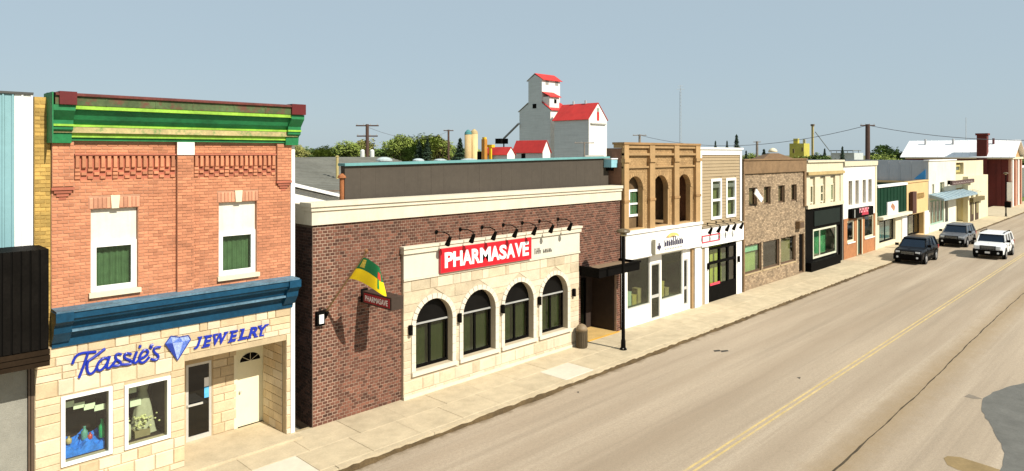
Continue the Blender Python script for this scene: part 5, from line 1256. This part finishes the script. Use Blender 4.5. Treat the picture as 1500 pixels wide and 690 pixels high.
for i in range(3): xx = Xc+1.2+i*1.6; B('lower_door', M('pale_grey_board', (.55, .54, .5)), t, xx, xx+1.2, Yc-.05, Yc-.002, -.2, ze-8.6)
for u in (.35, .7): MB().cyl((x, Yc+(y1-Yc)*u, zr), (x, Yc+(y1-Yc)*u, zr+.7), .22).build('vent', M('grey_vent', (.4, .4, .4)), t)
t, Xc, x1, Yc, y1, ze, zr = cross_gable('elevator_drive_shed', 'low drive shed with bright red roof in front of the elevator tower', 753, 795, 806, 223.5, 206, 125, 'shed')
y = (Yc+y1)/2+1.2; B('window', m_black, t, Xc-.05, Xc-.002, y-.5, y+.5, ze-1.2, ze-.2)
t, Xc, x1, Yc, y1, ze, zr = cross_gable('elevator_office', 'small shed with red roof left of the elevator drive shed', 712, 743, 754, 226.5, 216, 118, 'shed')
# tan silos and yellow machinery
m_ts = M('tan_concrete', (.46, .33, .16), .85, .12, .6, streak=.3)
def silo(px0, px1, py, dep, label, mat, cap, name='silo', h_cap=.9):
    a, b = DP(px0, py, dep), DP(px1, py, dep); c = (a+b)/2; r_ = (b-a).length/2
    t = thing(name, (c.x, c.y, -.2), label, 'silo')
    MB().lathe((c.x, c.y, -.25), [(r_,0),(r_,c.z+.25)], 18).build('shell', mat, t, True); MB().lathe((c.x, c.y, c.z), [(r_*1.04,0),(r_*.9,h_cap*.5),(r_*.25,h_cap)], 18).build('cap', cap, t); return t
silo(680.5, 691, 197, 130, 'tan silo with teal cap left of its taller neighbour', m_ts, M('teal_cap', (.06, .20, .20)))
silo(689, 700, 196, 131, 'pale tan silo right of the teal-capped one', M('pale_tan_concrete', (.58, .44, .22), .85, .1, .6), M('blue_cap', (.42, .32, .16)))
YMc = thing('yellow_machine', DP(711, 235, 120), 'yellow and orange grain cleaning machine beside the red-roofed shed', 'machine')
def mbox(px0, px1, py0, py1, dep, mat, name, th=1.2):
    a, b = DP(px0, py1, dep), DP(px1, py0, dep); c = Vector(((a.x+b.x)/2, (a.y+b.y)/2, 0)); hw = abs(px1-px0)*dep/2000
    B(name, mat, YMc, c.x-hw*.8, c.x+hw*.8, c.y-th/2, c.y+th/2, a.z, b.z)
yl = M('safety_yellow', (.66, .42, .02), .5); orr = M('rust_orange', (.42, .19, .03), .6)
mbox(706, 713, 204, 236, 120, orr, 'tower', .8); mbox(717, 720, 215, 238, 120, yl, 'post', .5); mbox(714, 722, 212, 216, 120.4, yl, 'top_rail', 1.6); mbox(700, 706, 222, 238, 121, m_black, 'hopper', .8); mbox(707, 712, 201, 204.5, 120, yl, 'head', .6)
# yellow plant far to the right
def far_box(par, name, px0, px1, py0, dep, mat, zb=-.25, k=.72):
    """box seen over the roofs between two pixels: the part k of the width is its shaded side face, the rest its street face"""
    pc = px0+(px1-px0)*k; a = DP(pc, py0, dep); l = (pc-750)/F
    B(name, mat, par, a.x, a.x+(px1-pc)*dep/1000/(DY-l*DX), a.y, a.y+(pc-px0)*dep/1000/(DX+l*DY), zb, a.z)
YP_ = thing('yellow_grain_plant', DP(1172, 232, 170), 'olive yellow grain plant block rising behind the brown building', 'building'); m_yp = M('olive_yellow_wall', (.46, .40, .075), .8, .15, .3, streak=.3)
far_box(YP_, 'block', 1156, 1186, 210, 170, m_yp); far_box(YP_, 'head_house', 1162, 1171, 203, 172, m_yp); far_box(YP_, 'window', 1161, 1164, 218, 167.6, M('dim_pane', (.12, .09, .03)), 7.8); far_box(YP_, 'window', 1174, 1177, 216, 166.6, M('dim_pane', (0, 0, 0)), 8.2); far_box(YP_, 'grey_bin', 1176, 1181, 204, 173, M('grey_bin', (.36, .35, .3)))
LG = thing('leg_tower', DP(1190, 235, 160), 'tall tan elevator leg tower beside the yellow grain plant', 'tower'); far_box(LG, 'shaft', 1188.5, 1192.2, 184, 160, M('tan_leg', (.42, .33, .14))); far_box(LG, 'head', 1187.3, 1193.4, 181.8, 159.8, M('dark_head', (.15, .1, .06)), DP(1190, 184.6, 160).z)
a, b = DP(1194, 193, 160), DP(1216, 222, 160); MB().cyl(a, b, .10, n=5).build('spout', M('grey_steel', (0, 0, 0)), LG)
GG = thing('grey_steel_gallery', DP(1240, 230, 200), 'long pale grey steel gallery on the skyline left of the dark pole', 'gallery'); far_box(GG, 'hall', 1216, 1265, 224, 200, M('pale_steel', (.45, .47, .46))); far_box(GG, 'catwalk', 1215, 1262, 220, 199, M('grey_steel', (0, 0, 0)), DP(1240, 221.2, 199).z)
for i in range(6): far_box(GG, 'post', 1217+i*8, 1218+i*8, 220, 198.6, M('grey_steel', (0, 0, 0)), DP(1240, 224, 199).z)
DM = thing('white_dome_roof', DP(1132, 232, 140), 'brown hip roof with a small white dome on the skyline', 'building')
c = DP(1132, 232, 140); MB().lathe((c.x, c.y, -.2), [(5.5,0),(5.5,c.z-.2),(1.2,DP(1132, 223, 140).z)], 4).build('roof', M('brown_hip_roof', (.17, .10, .05)), DM); MB().lathe((c.x, c.y, DP(1132, 223.2, 140).z), [(.9,0),(.85,.4),(.5,.75),(.1,.9)], 12).build('dome', m_cream, DM, True)

# ================================================================== POLES AND WIRES
m_pole = M('creosoted_pole', (.075, .042, .030), .85, .2, 2); m_pole2 = M('grey_wood_pole', (.20, .17, .14), .85, .2, 2)
tops = {}
def pole(px, ptop, dep, label, r=.16, arms=((0, 1.1),), mat=m_pole, trans=0):
    p = DP(px, ptop, dep); t = thing('utility_pole', (p.x, p.y, -.25), label, 'utility pole')
    MB().cyl((p.x, p.y, -.3), p, r*1.25, r, 10).build('post', mat, t)
    for dz, w_ in arms:
        a = Vector((p.x-w_*DY, p.y+w_*DX, p.z-dz-.15)); b = Vector((p.x+w_*DY, p.y-w_*DX, p.z-dz-.15))
        MB().cyl(a, b, .07, n=6).build('crossarm', mat, t)
        for u in (.05, .35, .65, .95):
            q = a.lerp(b, u); MB().cyl(q, q+Vector((0, 0, .22)), .04, .03, 6).build('insulator', M('porcelain', (.35, .33, .3)), t)
    for k in range(trans):
        s = (-1, 1)[k]; MB().lathe((p.x+s*.5*DY, p.y-s*.5*DX, p.z-3.6), [(.22,0),(.24,.1),(.24,.8),(.1,.95)], 10).build('transformer', M('grey_transformer', (.55, .57, .55), .5), t)
    tops[px] = p; return t
pole(538, 182, 72, 'near dark utility pole with two crossarms and grey transformers left of the treetops', .17, ((0, 1.2), (1.1, 1.1)), m_pole, 2)
pole(657, 190, 110, 'slim utility pole in front of the dark spruce right of the green trees', .16, ((0, .8),), m_pole)
pole(937, 197, 120, 'utility pole peeking over the arcaded building', .2, ((0, 1.2),), m_pole2)
pole(1109, 207, 150, 'short grey utility pole above the brown building', .25, ((0, .8),), m_pole2)
pole(1271, 182, 85, 'tall dark utility pole behind the white building', .26, ((0, .9),), m_pole)
pole(856, 208, 112, 'thin pole with crossarm standing before the elevator annex', .12, ((0, 1.6),), m_pole2)
P_ = lambda px, py, dep: DP(px, py, dep)
def wire(a, b, sag, label, r=.035):
    pts = [a.lerp(b, i/16)+Vector((0, 0, -sag*4*(i/16)*(1-i/16))) for i in range(17)]
    tag(MB().tube(pts, r, 5).build('overhead_wire', M('wire_grey', (.10, .10, .11), .6)), label, 'wire')
wire(P_(937, 198, 120), P_(1271, 183.5, 85), 2.2, 'overhead wire from the arcaded building pole to the tall dark pole')
wire(P_(1271, 183.5, 85), P_(1640, 200, 70), 1.0, 'overhead wire running right from the tall dark pole')
wire(P_(538, 186, 72), P_(657, 192, 110), 1.2, 'overhead wire between the two poles left of the elevator', .02)
a = P_(997, 126, 210); AN = thing('antenna_mast', (a.x, a.y, -.25), 'very tall thin grey lattice antenna mast on the skyline', 'mast')
m_an = M('galvanised_mast', (.40, .42, .43), .5); h_ = a.z
for k in range(3):
    t = 2*math.pi*k/3; MB().cyl((a.x+.35*math.cos(t), a.y+.35*math.sin(t), -.25), (a.x+.22*math.cos(t), a.y+.22*math.sin(t), h_-1.5), .06, n=5).build('mast_leg', m_an, AN)
m = MB()
for i in range(28):
    z0_, z1_ = h_*i/28, h_*(i+1)/28
    for k in range(3): t, u = 2*math.pi*k/3, 2*math.pi*(k+1)/3; m.cyl((a.x+.3*math.cos(t), a.y+.3*math.sin(t), z0_), (a.x+.3*math.cos(u), a.y+.3*math.sin(u), z1_-.8), .03, n=4)
m.build('lattice', m_an, AN); MB().cyl((a.x-1.2*DY, a.y+1.2*DX, h_-1), (a.x+1.2*DY, a.y-1.2*DX, h_-1), .05).cyl((a.x-.8*DY, a.y+.8*DX, h_), (a.x+.8*DY, a.y-.8*DX, h_), .05).cyl((a.x, a.y, h_-1.6), (a.x, a.y, h_+.3), .06).build('aerial', m_an, AN)
a = P_(1415, 172, 115); tag(MB().cyl((a.x, a.y, 6), a, .06, .04, 6).cyl((a.x, a.y, 6), (a.x, a.y, 5.5), .3, .3, 8).build('roof_aerial', m_an), 'thin aerial mast above the white metal roof', 'mast')

# ================================================================== TREES
m_lf = [M('spring_leaf', (.19, .24, .045), .8, .25, .6, island=.45), M('deep_leaf', (.085, .135, .030), .8, .25, .6, island=.45), M('yellow_leaf', (.22, .22, .06), .8, .25, .6, island=.45)]
m_ndl = M('spruce_needles', (.018, .036, .017), .85, .2, 1, island=.4); m_bark = M('bark', (.10, .07, .045), .9, .25, 3, .4, 20)
def crown_mesh(seed, mat, n_cl=240, per=22):
    rnd = random.Random(seed); m = MB()
    lobes = [(Vector((rnd.uniform(-.45, .45), rnd.uniform(-.45, .45), rnd.uniform(-.25, .42))), rnd.uniform(.35, .6)) for _ in range(9)]
    for _ in range(n_cl):
        c, r_ = rnd.choice(lobes); d = Vector((rnd.gauss(0, 1), rnd.gauss(0, 1), rnd.gauss(0, 1))).normalized(); q = c+d*r_*rnd.uniform(.55, 1.0)
        for _ in range(per):
            p = q+Vector((rnd.gauss(0, .075), rnd.gauss(0, .075), rnd.gauss(0, .06)))
            u = Vector((rnd.gauss(0, 1), rnd.gauss(0, 1), rnd.gauss(0, .7))).normalized(); v = u.orthogonal().normalized(); s = rnd.uniform(.035, .070)
            m.quad(p-u*s, p+v*s*.6, p+u*s, p-v*s*.6)
    me = m.mesh('crown'); me.materials.append(mat); return me
def trunk_mesh(seed):
    rnd = random.Random(seed); m = MB(); m.cyl((0, 0, 0), (0, 0, .55), .035, .022, 8)
    for _ in range(7):
        t = rnd.uniform(0, 6.28); m.cyl((0, 0, rnd.uniform(.25, .5)), (.28*math.cos(t), .28*math.sin(t), rnd.uniform(.6, .85)), .016, .005, 5)
    me = m.mesh('trunk'); me.materials.append(m_bark); return me
def spruce_mesh(seed):
    rnd = random.Random(seed); m = MB()
    for i in range(900):
        h = rnd.random()**.8; r_ = .17*(1-h)+.012; t = rnd.uniform(0, 6.283); q = r_*rnd.uniform(.35, 1.08)*(1+.2*math.sin(h*60))
        p = Vector((q*math.cos(t), q*math.sin(t), .06+h*.94)); o_ = Vector((math.cos(t), math.sin(t), -.35)); sd_ = Vector((-math.sin(t), math.cos(t), 0)); s = .035*(1-.5*h)
        m.quad(p-sd_*s*.6, p+o_*s, p+sd_*s*.6, p-o_*s*.5+Vector((0, 0, .02)))
    me = m.mesh('crown'); me.materials.append(m_ndl); return me
crowns = [[crown_mesh(10*k+s, m_lf[k]) for s in range(2)] for k in range(3)]; trunks = [trunk_mesh(s) for s in range(3)]; spr = [spruce_mesh(s) for s in range(2)]
NT = [0]
def tree(px, ptop, dep, wpx, kind, label, grp=None):
    p = DP(px, ptop, dep); h = p.z+.25; w_ = wpx*dep/1000*(2.3 if kind == 's' else 1.65); k = NT[0]; NT[0] += 1
    t = thing('spruce_tree' if kind == 's' else 'leafy_tree', (p.x, p.y, -.25), label, 'tree', grp)
    if kind == 's':
        o = piece('crown', spr[k % 2], (p.x, p.y, -.25), t, (w_/.34, w_/.34, h)); o.rotation_euler.z = k
        tr = piece('trunk', trunks[0], (p.x, p.y, -.25), t, (4, 4, h*.6))
    else:
        ch_ = h*.72; o = piece('crown', crowns[kind][k % 2], (p.x, p.y, h-.25-ch_*.43), t, (w_*.56, w_*.56, ch_*.53)); o.rotation_euler.z = k*1.7
        tr = piece('trunk', trunks[k % 3], (p.x, p.y, -.25), t, (h*.9, h*.9, h*.95))
    return t
TG = 'trees along the skyline left of the elevator'
T_ = [(438, 213, 230, 26, 2), (456, 215, 235, 26, 1), (474, 214, 225, 28, 0), (494, 213, 230, 26, 1), (512, 207, 215, 34, 0), (528, 206, 220, 28, 2), (552, 218, 235, 26, 1), (570, 216, 230, 30, 0), (590, 198, 205, 32, 0), (617, 195, 205, 40, 0), (640, 201, 210, 28, 2), (652, 204, 212, 22, 0), (580, 213, 215, 34, 1), (603, 212, 200, 34, 1), (668, 214, 220, 26, 1), (690, 216, 225, 26, 0)]
side = ['next to the brick shop, leftmost on the skyline', 'second on the skyline from the brick shop', 'third on the skyline from the brick shop', 'fourth on the skyline from the brick shop', 'just left of the near utility pole', 'right behind the near utility pole', 'low, just right of the near utility pole', 'low, second right of the near utility pole', 'tall, at the left end of the tall clump', 'tallest in the clump between the two poles', 'in the tall clump just left of the slim pole', 'at the right end of the tall clump by the slim pole', 'lower, below the left end of the tall clump', 'lower, below the tallest of the clump', 'between the slim pole and the tan silo', 'behind the tan silos']
tn = ['bright green leafy tree', 'deep green leafy tree', 'yellowish green leafy tree']
for (a, b, c, d, e), s in zip(T_, side): tree(a, b, c, d, e, tn[e]+' '+s, TG)
tree(614, 207, 180, 14, 's', 'dark spruce at the left of a pair before the tall leafy clump', 'dark spruces'); tree(626, 203, 178, 14, 's', 'dark spruce at the right of a pair before the tall leafy clump', 'dark spruces'); tree(674, 203, 170, 17, 's', 'dark spruce beside the slim utility pole and the tan silo', 'dark spruces')
for a, b, c, s in ((1048, 207, 8, 'smallest dark spruce over the beige building, at the left'), (1065, 207, 8, 'small dark spruce in the middle over the beige building'), (1079, 198, 13, 'tallest dark spruce over the right end of the beige building'), (1093, 221, 8, 'low dark spruce over the left end of the brown building'), (1119, 219, 13, 'dark spruce left of the white dome'), (1208, 218, 8, 'small dark spruce right of the yellow plant'), (1234, 215, 9, 'narrow dark spruce before the grey gallery')): tree(a, b, 160, c, 's', s, 'dark spruces')
tree(1104, 225, 170, 26, 0, 'low leafy shrub tree left of the short grey pole'); tree(1196, 224, 150, 34, 1, 'low dark leafy tree at the foot of the yellow plant')
tree(1312, 213, 130, 42, 1, 'leafy tree between the dark pole and the white metal roof'); tree(1296, 223, 128, 30, 0, 'lower leafy tree left of the one by the white metal roof')
tree(1505, 228, 190, 40, 1, 'leafy tree beyond the hall at the right edge of the view'); tree(1535, 222, 210, 40, 0, 'leafy tree farthest right beyond the colourful store')

# ================================================================== STREET FURNITURE
def street_lamp(x, y, h, label, banner=False):
    t = thing('street_lamp', (x, y, 0), label, 'street lamp', 'street lamps along the kerb')
    MB().lathe((x, y, 0), [(.14,0),(.14,.04),(.095,.08),(.09,.35),(.07,.42),(.06,h-.15),(.05,h)], 14).build('post', m_black, t)
    MB().lathe((x, y, h), [(.06,0),(.25,.05),(.28,.09),(.24,.16),(.08,.20)], 16).build('lamp_head', M('bronze_lamp_head', (.12, .09, .05), .5), t)
    MB().lathe((x, y, h-.06), [(.10,-.02),(.13,.02),(.10,.055)], 12).build('lens', M('frosted_lens', (.55, .48, .30), .4), t)
    for s in (0, 1, 2, 3): MB().cyl((x+.12*math.cos(s*1.57+.6), y+.12*math.sin(s*1.57+.6), .05), (x+.12*math.cos(s*1.57+.6), y+.12*math.sin(s*1.57+.6), .075), .018, n=6).build('bolt', m_alu, t)
    if banner:
        B('banner', m_swhite, t, x+.02, x+.06, y-.62, y-.09, 1.9, 4.2); B('box', m_black, t, x-.2, x+.2, y-.5, y+.12, 1.1, 1.8); MB().cyl((x+.04, y, 4.25), (x+.04, y-.65, 4.25), .02).build('arm', m_black, t)
g_ = GP(913, 512); street_lamp(g_.x, g_.y, 4.55, 'black street lamp with flat bronze head beside the pharmacy entrance')
g_ = GP(1473, 317); street_lamp(g_.x, KERB+.45, 5.2, 'distant black street lamp with white banner before the red hall', True)
g_ = GP(845, 507); x, y = g_.x, 16.98
TBN = thing('litter_bin', (x, y, 0), 'round brown litter bin with domed lid at the pharmacy corner', 'litter bin')
m_bin = M('olive_brown_bin', (.075, .055, .030), .7, .15, 5)
MB().lathe((x, y, 0), [(.21,0),(.22,.02),(.22,.62),(.24,.64),(.24,.68)], 20).build('body', m_bin, TBN)
sl_m = MB()
for i in range(16):
    t = 2*math.pi*i/16; u = Vector((math.cos(t), math.sin(t), 0)); v = Vector((-u.y, u.x, 0))*.028; c = Vector((x, y, 0))+u*.232
    MB().add([c-v+Vector((0,0,.06)), c+v+Vector((0,0,.06)), c+v+Vector((0,0,.60)), c-v+Vector((0,0,.60)), c-v-u*.02+Vector((0,0,.06)), c+v-u*.02+Vector((0,0,.06)), c+v-u*.02+Vector((0,0,.60)), c-v-u*.02+Vector((0,0,.60))], [(0,1,2,3),(4,7,6,5),(0,4,5,1),(1,5,6,2),(2,6,7,3),(3,7,4,0)]).build('slat', m_bin, TBN)
MB().lathe((x, y, .682), [(.24,0),(.22,.10),(.15,.20),(.05,.25)], 20).build('lid', M('tan_bin_lid', (.22, .16, .095), .6), TBN, True)
g_ = GP(856, 502); tag(MB().lathe((g_.x, g_.y+.1, 0), [(.10,0),(.13,.04),(.14,.30),(.15,.31),(.15,.34),(.12,.35)], 14).build('ash_pot', m_black), 'small black ash pot beside the litter bin', 'pot')

# ================================================================== VEHICLES (local: +x forward, z up)
def make_car(name, label, pos, yaw, body_m, roof_m, L=4.7, W=1.92, H=1.78, hood=1.08, trim=None, rack=False, plate=False, boxy=0., grille_m=None):
    t = thing(name, (0, 0, 0), label, 'car', None)
    trim = trim or m_black; hl = L/2; hw = W/2; belt = hood+.06
    gls = M('car_glass', (.006, .014, .028), .08, .1, 2, spec=.45); tyre_m = M('tyre_rubber', (.02, .02, .02), .85); rim_m = M('alloy_rim', (.30, .30, .31), .35, .1, 5, metal=.6)
    # body shell: loft of rounded sections
    st = [(hl, .42, hood-.28, .80), (hl-.06, .34, hood-.16, .90), (hl-.22, .30, hood-.05, .97), (hl-.6, .28, hood, 1.0), (hl-1.35, .28, belt, 1.0), (0, .28, belt+.01, 1.0), (-hl+.5, .28, belt+.02, 1.0), (-hl+.12, .34, belt, .97), (-hl, .45, belt-.12, .88)]
    m = MB(); N = 12; vs = []
    for x, zb, zt, k in st:
        w_ = hw*k; hgt = zt-zb
        sec = [(-w_*.86, zb), (-w_*.97, zb+hgt*.12), (-w_, zb+hgt*.45), (-w_*.985, zb+hgt*.78), (-w_*.92, zb+hgt*.96), (-w_*.70, zt), (w_*.70, zt), (w_*.92, zb+hgt*.96), (w_*.985, zb+hgt*.78), (w_, zb+hgt*.45), (w_*.97, zb+hgt*.12), (w_*.86, zb)]
        vs += [(x, y, z) for y, z in sec]
    m.add(vs, [(k*N+i, k*N+(i+1) % N, (k+1)*N+(i+1) % N, (k+1)*N+i) for k in range(len(st)-1) for i in range(N)]+[tuple(range(N))[::-1], tuple(range((len(st)-1)*N, len(st)*N))])
    bo = m.build('body', body_m, t, False)
    bm = bmesh.new(); bm.from_mesh(bo.data); bmesh.ops.recalc_face_normals(bm, faces=bm.faces); bm.to_mesh(bo.data); bm.free()
    # greenhouse: glass block, roof, pillars
    xf0, xf1 = hl-1.30, hl-1.95+boxy; xr0, xr1 = -hl+.22, -hl+.50-boxy*.4; zb, zt = belt-.02, H-.10; wb, wt = hw*.90, hw*(.74+boxy*.15)
    c = [(xf0, -wb, zb), (xf0, wb, zb), (xr0, wb, zb), (xr0, -wb, zb), (xf1, -wt, zt), (xf1, wt, zt), (xr1, wt, zt), (xr1, -wt, zt)]
    MB().add(c, [(0,3,2,1),(4,5,6,7),(0,1,5,4),(1,2,6,5),(2,3,7,6),(3,0,4,7)]).build('window_glass', gls, t)
    r_ = MB(); e = .03
    r_.add([(xf1+.10, -wt-e, zt), (xf1+.10, wt+e, zt), (xr1-.06, wt+e, zt), (xr1-.06, -wt-e, zt), (xf1+.02, -wt-e, zt+.05), (xf1+.02, wt+e, zt+.05), (xr1-.02, wt+e, zt+.05), (xr1-.02, -wt-e, zt+.05), (xf1-.2, -wt+.12, H), (xf1-.2, wt-.12, H), (xr1+.2, wt-.12, H), (xr1+.2, -wt+.12, H)],
           [(0,3,2,1),(0,1,5,4),(1,2,6,5),(2,3,7,6),(3,0,4,7),(4,5,9,8),(5,6,10,9),(6,7,11,10),(7,4,8,11),(8,9,10,11)])
    ro = r_.build('roof', roof_m, t)
    for s in (-1, 1):
        MB().cyl((xf0, s*wb, zb), (xf1, s*wt, zt), .05, .045, 6).build('pillar', body_m, t); MB().cyl((xr0, s*wb, zb), (xr1, s*wt, zt), .08, .07, 6).build('pillar', body_m, t)
        for u in (.36, .68): MB().cyl((xf0+(xr0-xf0)*u, s*(wb+.004), zb), (xf1+(xr1-xf1)*u, s*(wt+.006), zt), .045, .04, 6).build('pillar', body_m, t)
        mi = MB(); mi.box(xf0-.15, xf0-.02, *sorted((s*(hw-.02), s*(hw+.20))), belt+.02, belt+.20); mi.build('mirror', trim, t)
        hd = MB(); hd.box(hl-.14, hl-.015, *sorted((s*hw*.50, s*hw*.80)), hood-.28, hood-.15); hd.build('headlight', M('headlight_lens', (.75, .78, .80), .15, .05, 9, spec=.6), t)
        MB().box(-hl+.02, -hl+.2, *sorted((s*hw*.9, s*hw*.98)), belt-.3, belt-.05).build('tail_light', M('tail_red', (.35, .02, .02), .3), t)
        for xw in (hl-.92, -hl+.92):
            rad = .37; y0_, y1_ = s*(hw-.22), s*(hw+.015)
            MB().cyl((xw, s*(hw-.10), rad+.05), (xw, s*(hw+.006), rad+.05), rad+.075, n=20).build('wheel_arch', m_black, t)
            wh = thing('wheel', (xw, y1_, rad), None, None); wh.parent = t; wh.location = (xw, y1_, rad)
            MB().cyl((xw, y0_, rad), (xw, y1_+s*.012, rad), rad, n=22).build('tyre', tyre_m, wh); MB().cyl((xw, y1_, rad), (xw, y1_+s*.025, rad), rad*.62, rad*.55, 14).build('rim', rim_m, wh)
        if rack: MB().tube([(xf1-.1, s*(wt-.05), H+.05), (xr1+.2, s*(wt-.05), H+.05)], .03).box(xf1-.2, xf1-.12, s*(wt-.05)-.03, s*(wt-.05)+.03, H-.06, H+.05).box(xr1+.2, xr1+.28, s*(wt-.05)-.03, s*(wt-.05)+.03, H-.06, H+.05).build('roof_rail', trim, t)
    g_ = MB().box(hl-.10, hl+.012, -hw*.50, hw*.50, hood-.40, hood-.13); g_ = g_.build('grille', grille_m or trim, t)
    for i in range(3): B('grille_bar', m_alu if body_m != trim else m_black, g_, hl+.013, hl+.022, -hw*.44, hw*.44, hood-.33+.065*i, hood-.315+.065*i)
    MB().prism([(hl-.35, .26), (hl+.05, .30), (hl+.08, .40), (hl+.08, .66), (hl-.02, .72), (hl-.35, .72)], -hw*.93, hw*.93).build('bumper', trim, t)
    for s in (-1, 1):
        for u in (.0, .40, .74): xx = hl-1.42-(L-2.3)*u; B('door_seam', m_black, t, xx-.008, xx+.008, *sorted((s*(hw*.93), s*(hw+.004))), .42, belt-.12)
        for u in (.30, .66): xx = hl-1.42-(L-2.3)*u; B('door_handle', trim, t, xx-.09, xx+.09, *sorted((s*(hw*.97), s*(hw+.03))), belt-.27, belt-.22)
        MB().cyl((hl+.05, s*hw*.66, .50), (hl+.095, s*hw*.66, .50), .075, n=12).build('fog_lamp', M('headlight_lens', (0, 0, 0)), t)
        B('sill_cladding', trim, t, -hl+1.32, hl-1.32, *sorted((s*hw*.9, s*(hw+.012))), .26, .44)
    B('bonnet_crease', body_m, t, hl-1.2, hl-.35, -.02, .02, hood-.02, hood+.02)
    if plate: B('licence_plate', M('plate_white', (.7, .7, .68)), t, hl+.081, hl+.09, -.16, .16, .44, .58)
    t.location = pos; t.rotation_euler = (0, 0, yaw)
    return t
m_bk = M('black_car_paint', (.005, .005, .006), .3, .1, 2, spec=.22); m_wh = M('white_car_paint', (.74, .74, .73), .25, .03, 2, spec=.5); m_sv = M('silver_car_paint', (.15, .155, .165), .28, .04, 2, metal=.35, spec=.5)
make_car('parked_suv', 'black suv parked at the kerb before the green shop', (56.4, 13.74, ROADZ), math.pi, m_bk, m_bk, 4.6, 1.90, 1.76, 1.06)
make_car('parked_suv', 'dark grey suv parked behind the black one near the awning', (68.8, 13.62, ROADZ), math.pi, m_sv, m_sv, 4.6, 1.95, 1.80, 1.08)
make_car('driving_suv', 'boxy white suv driving towards the camera beside the centre line', (63.2, 10.15, ROADZ), math.pi, m_wh, m_wh, 4.7, 1.98, 1.82, 1.12, rack=True, plate=True, boxy=.3)
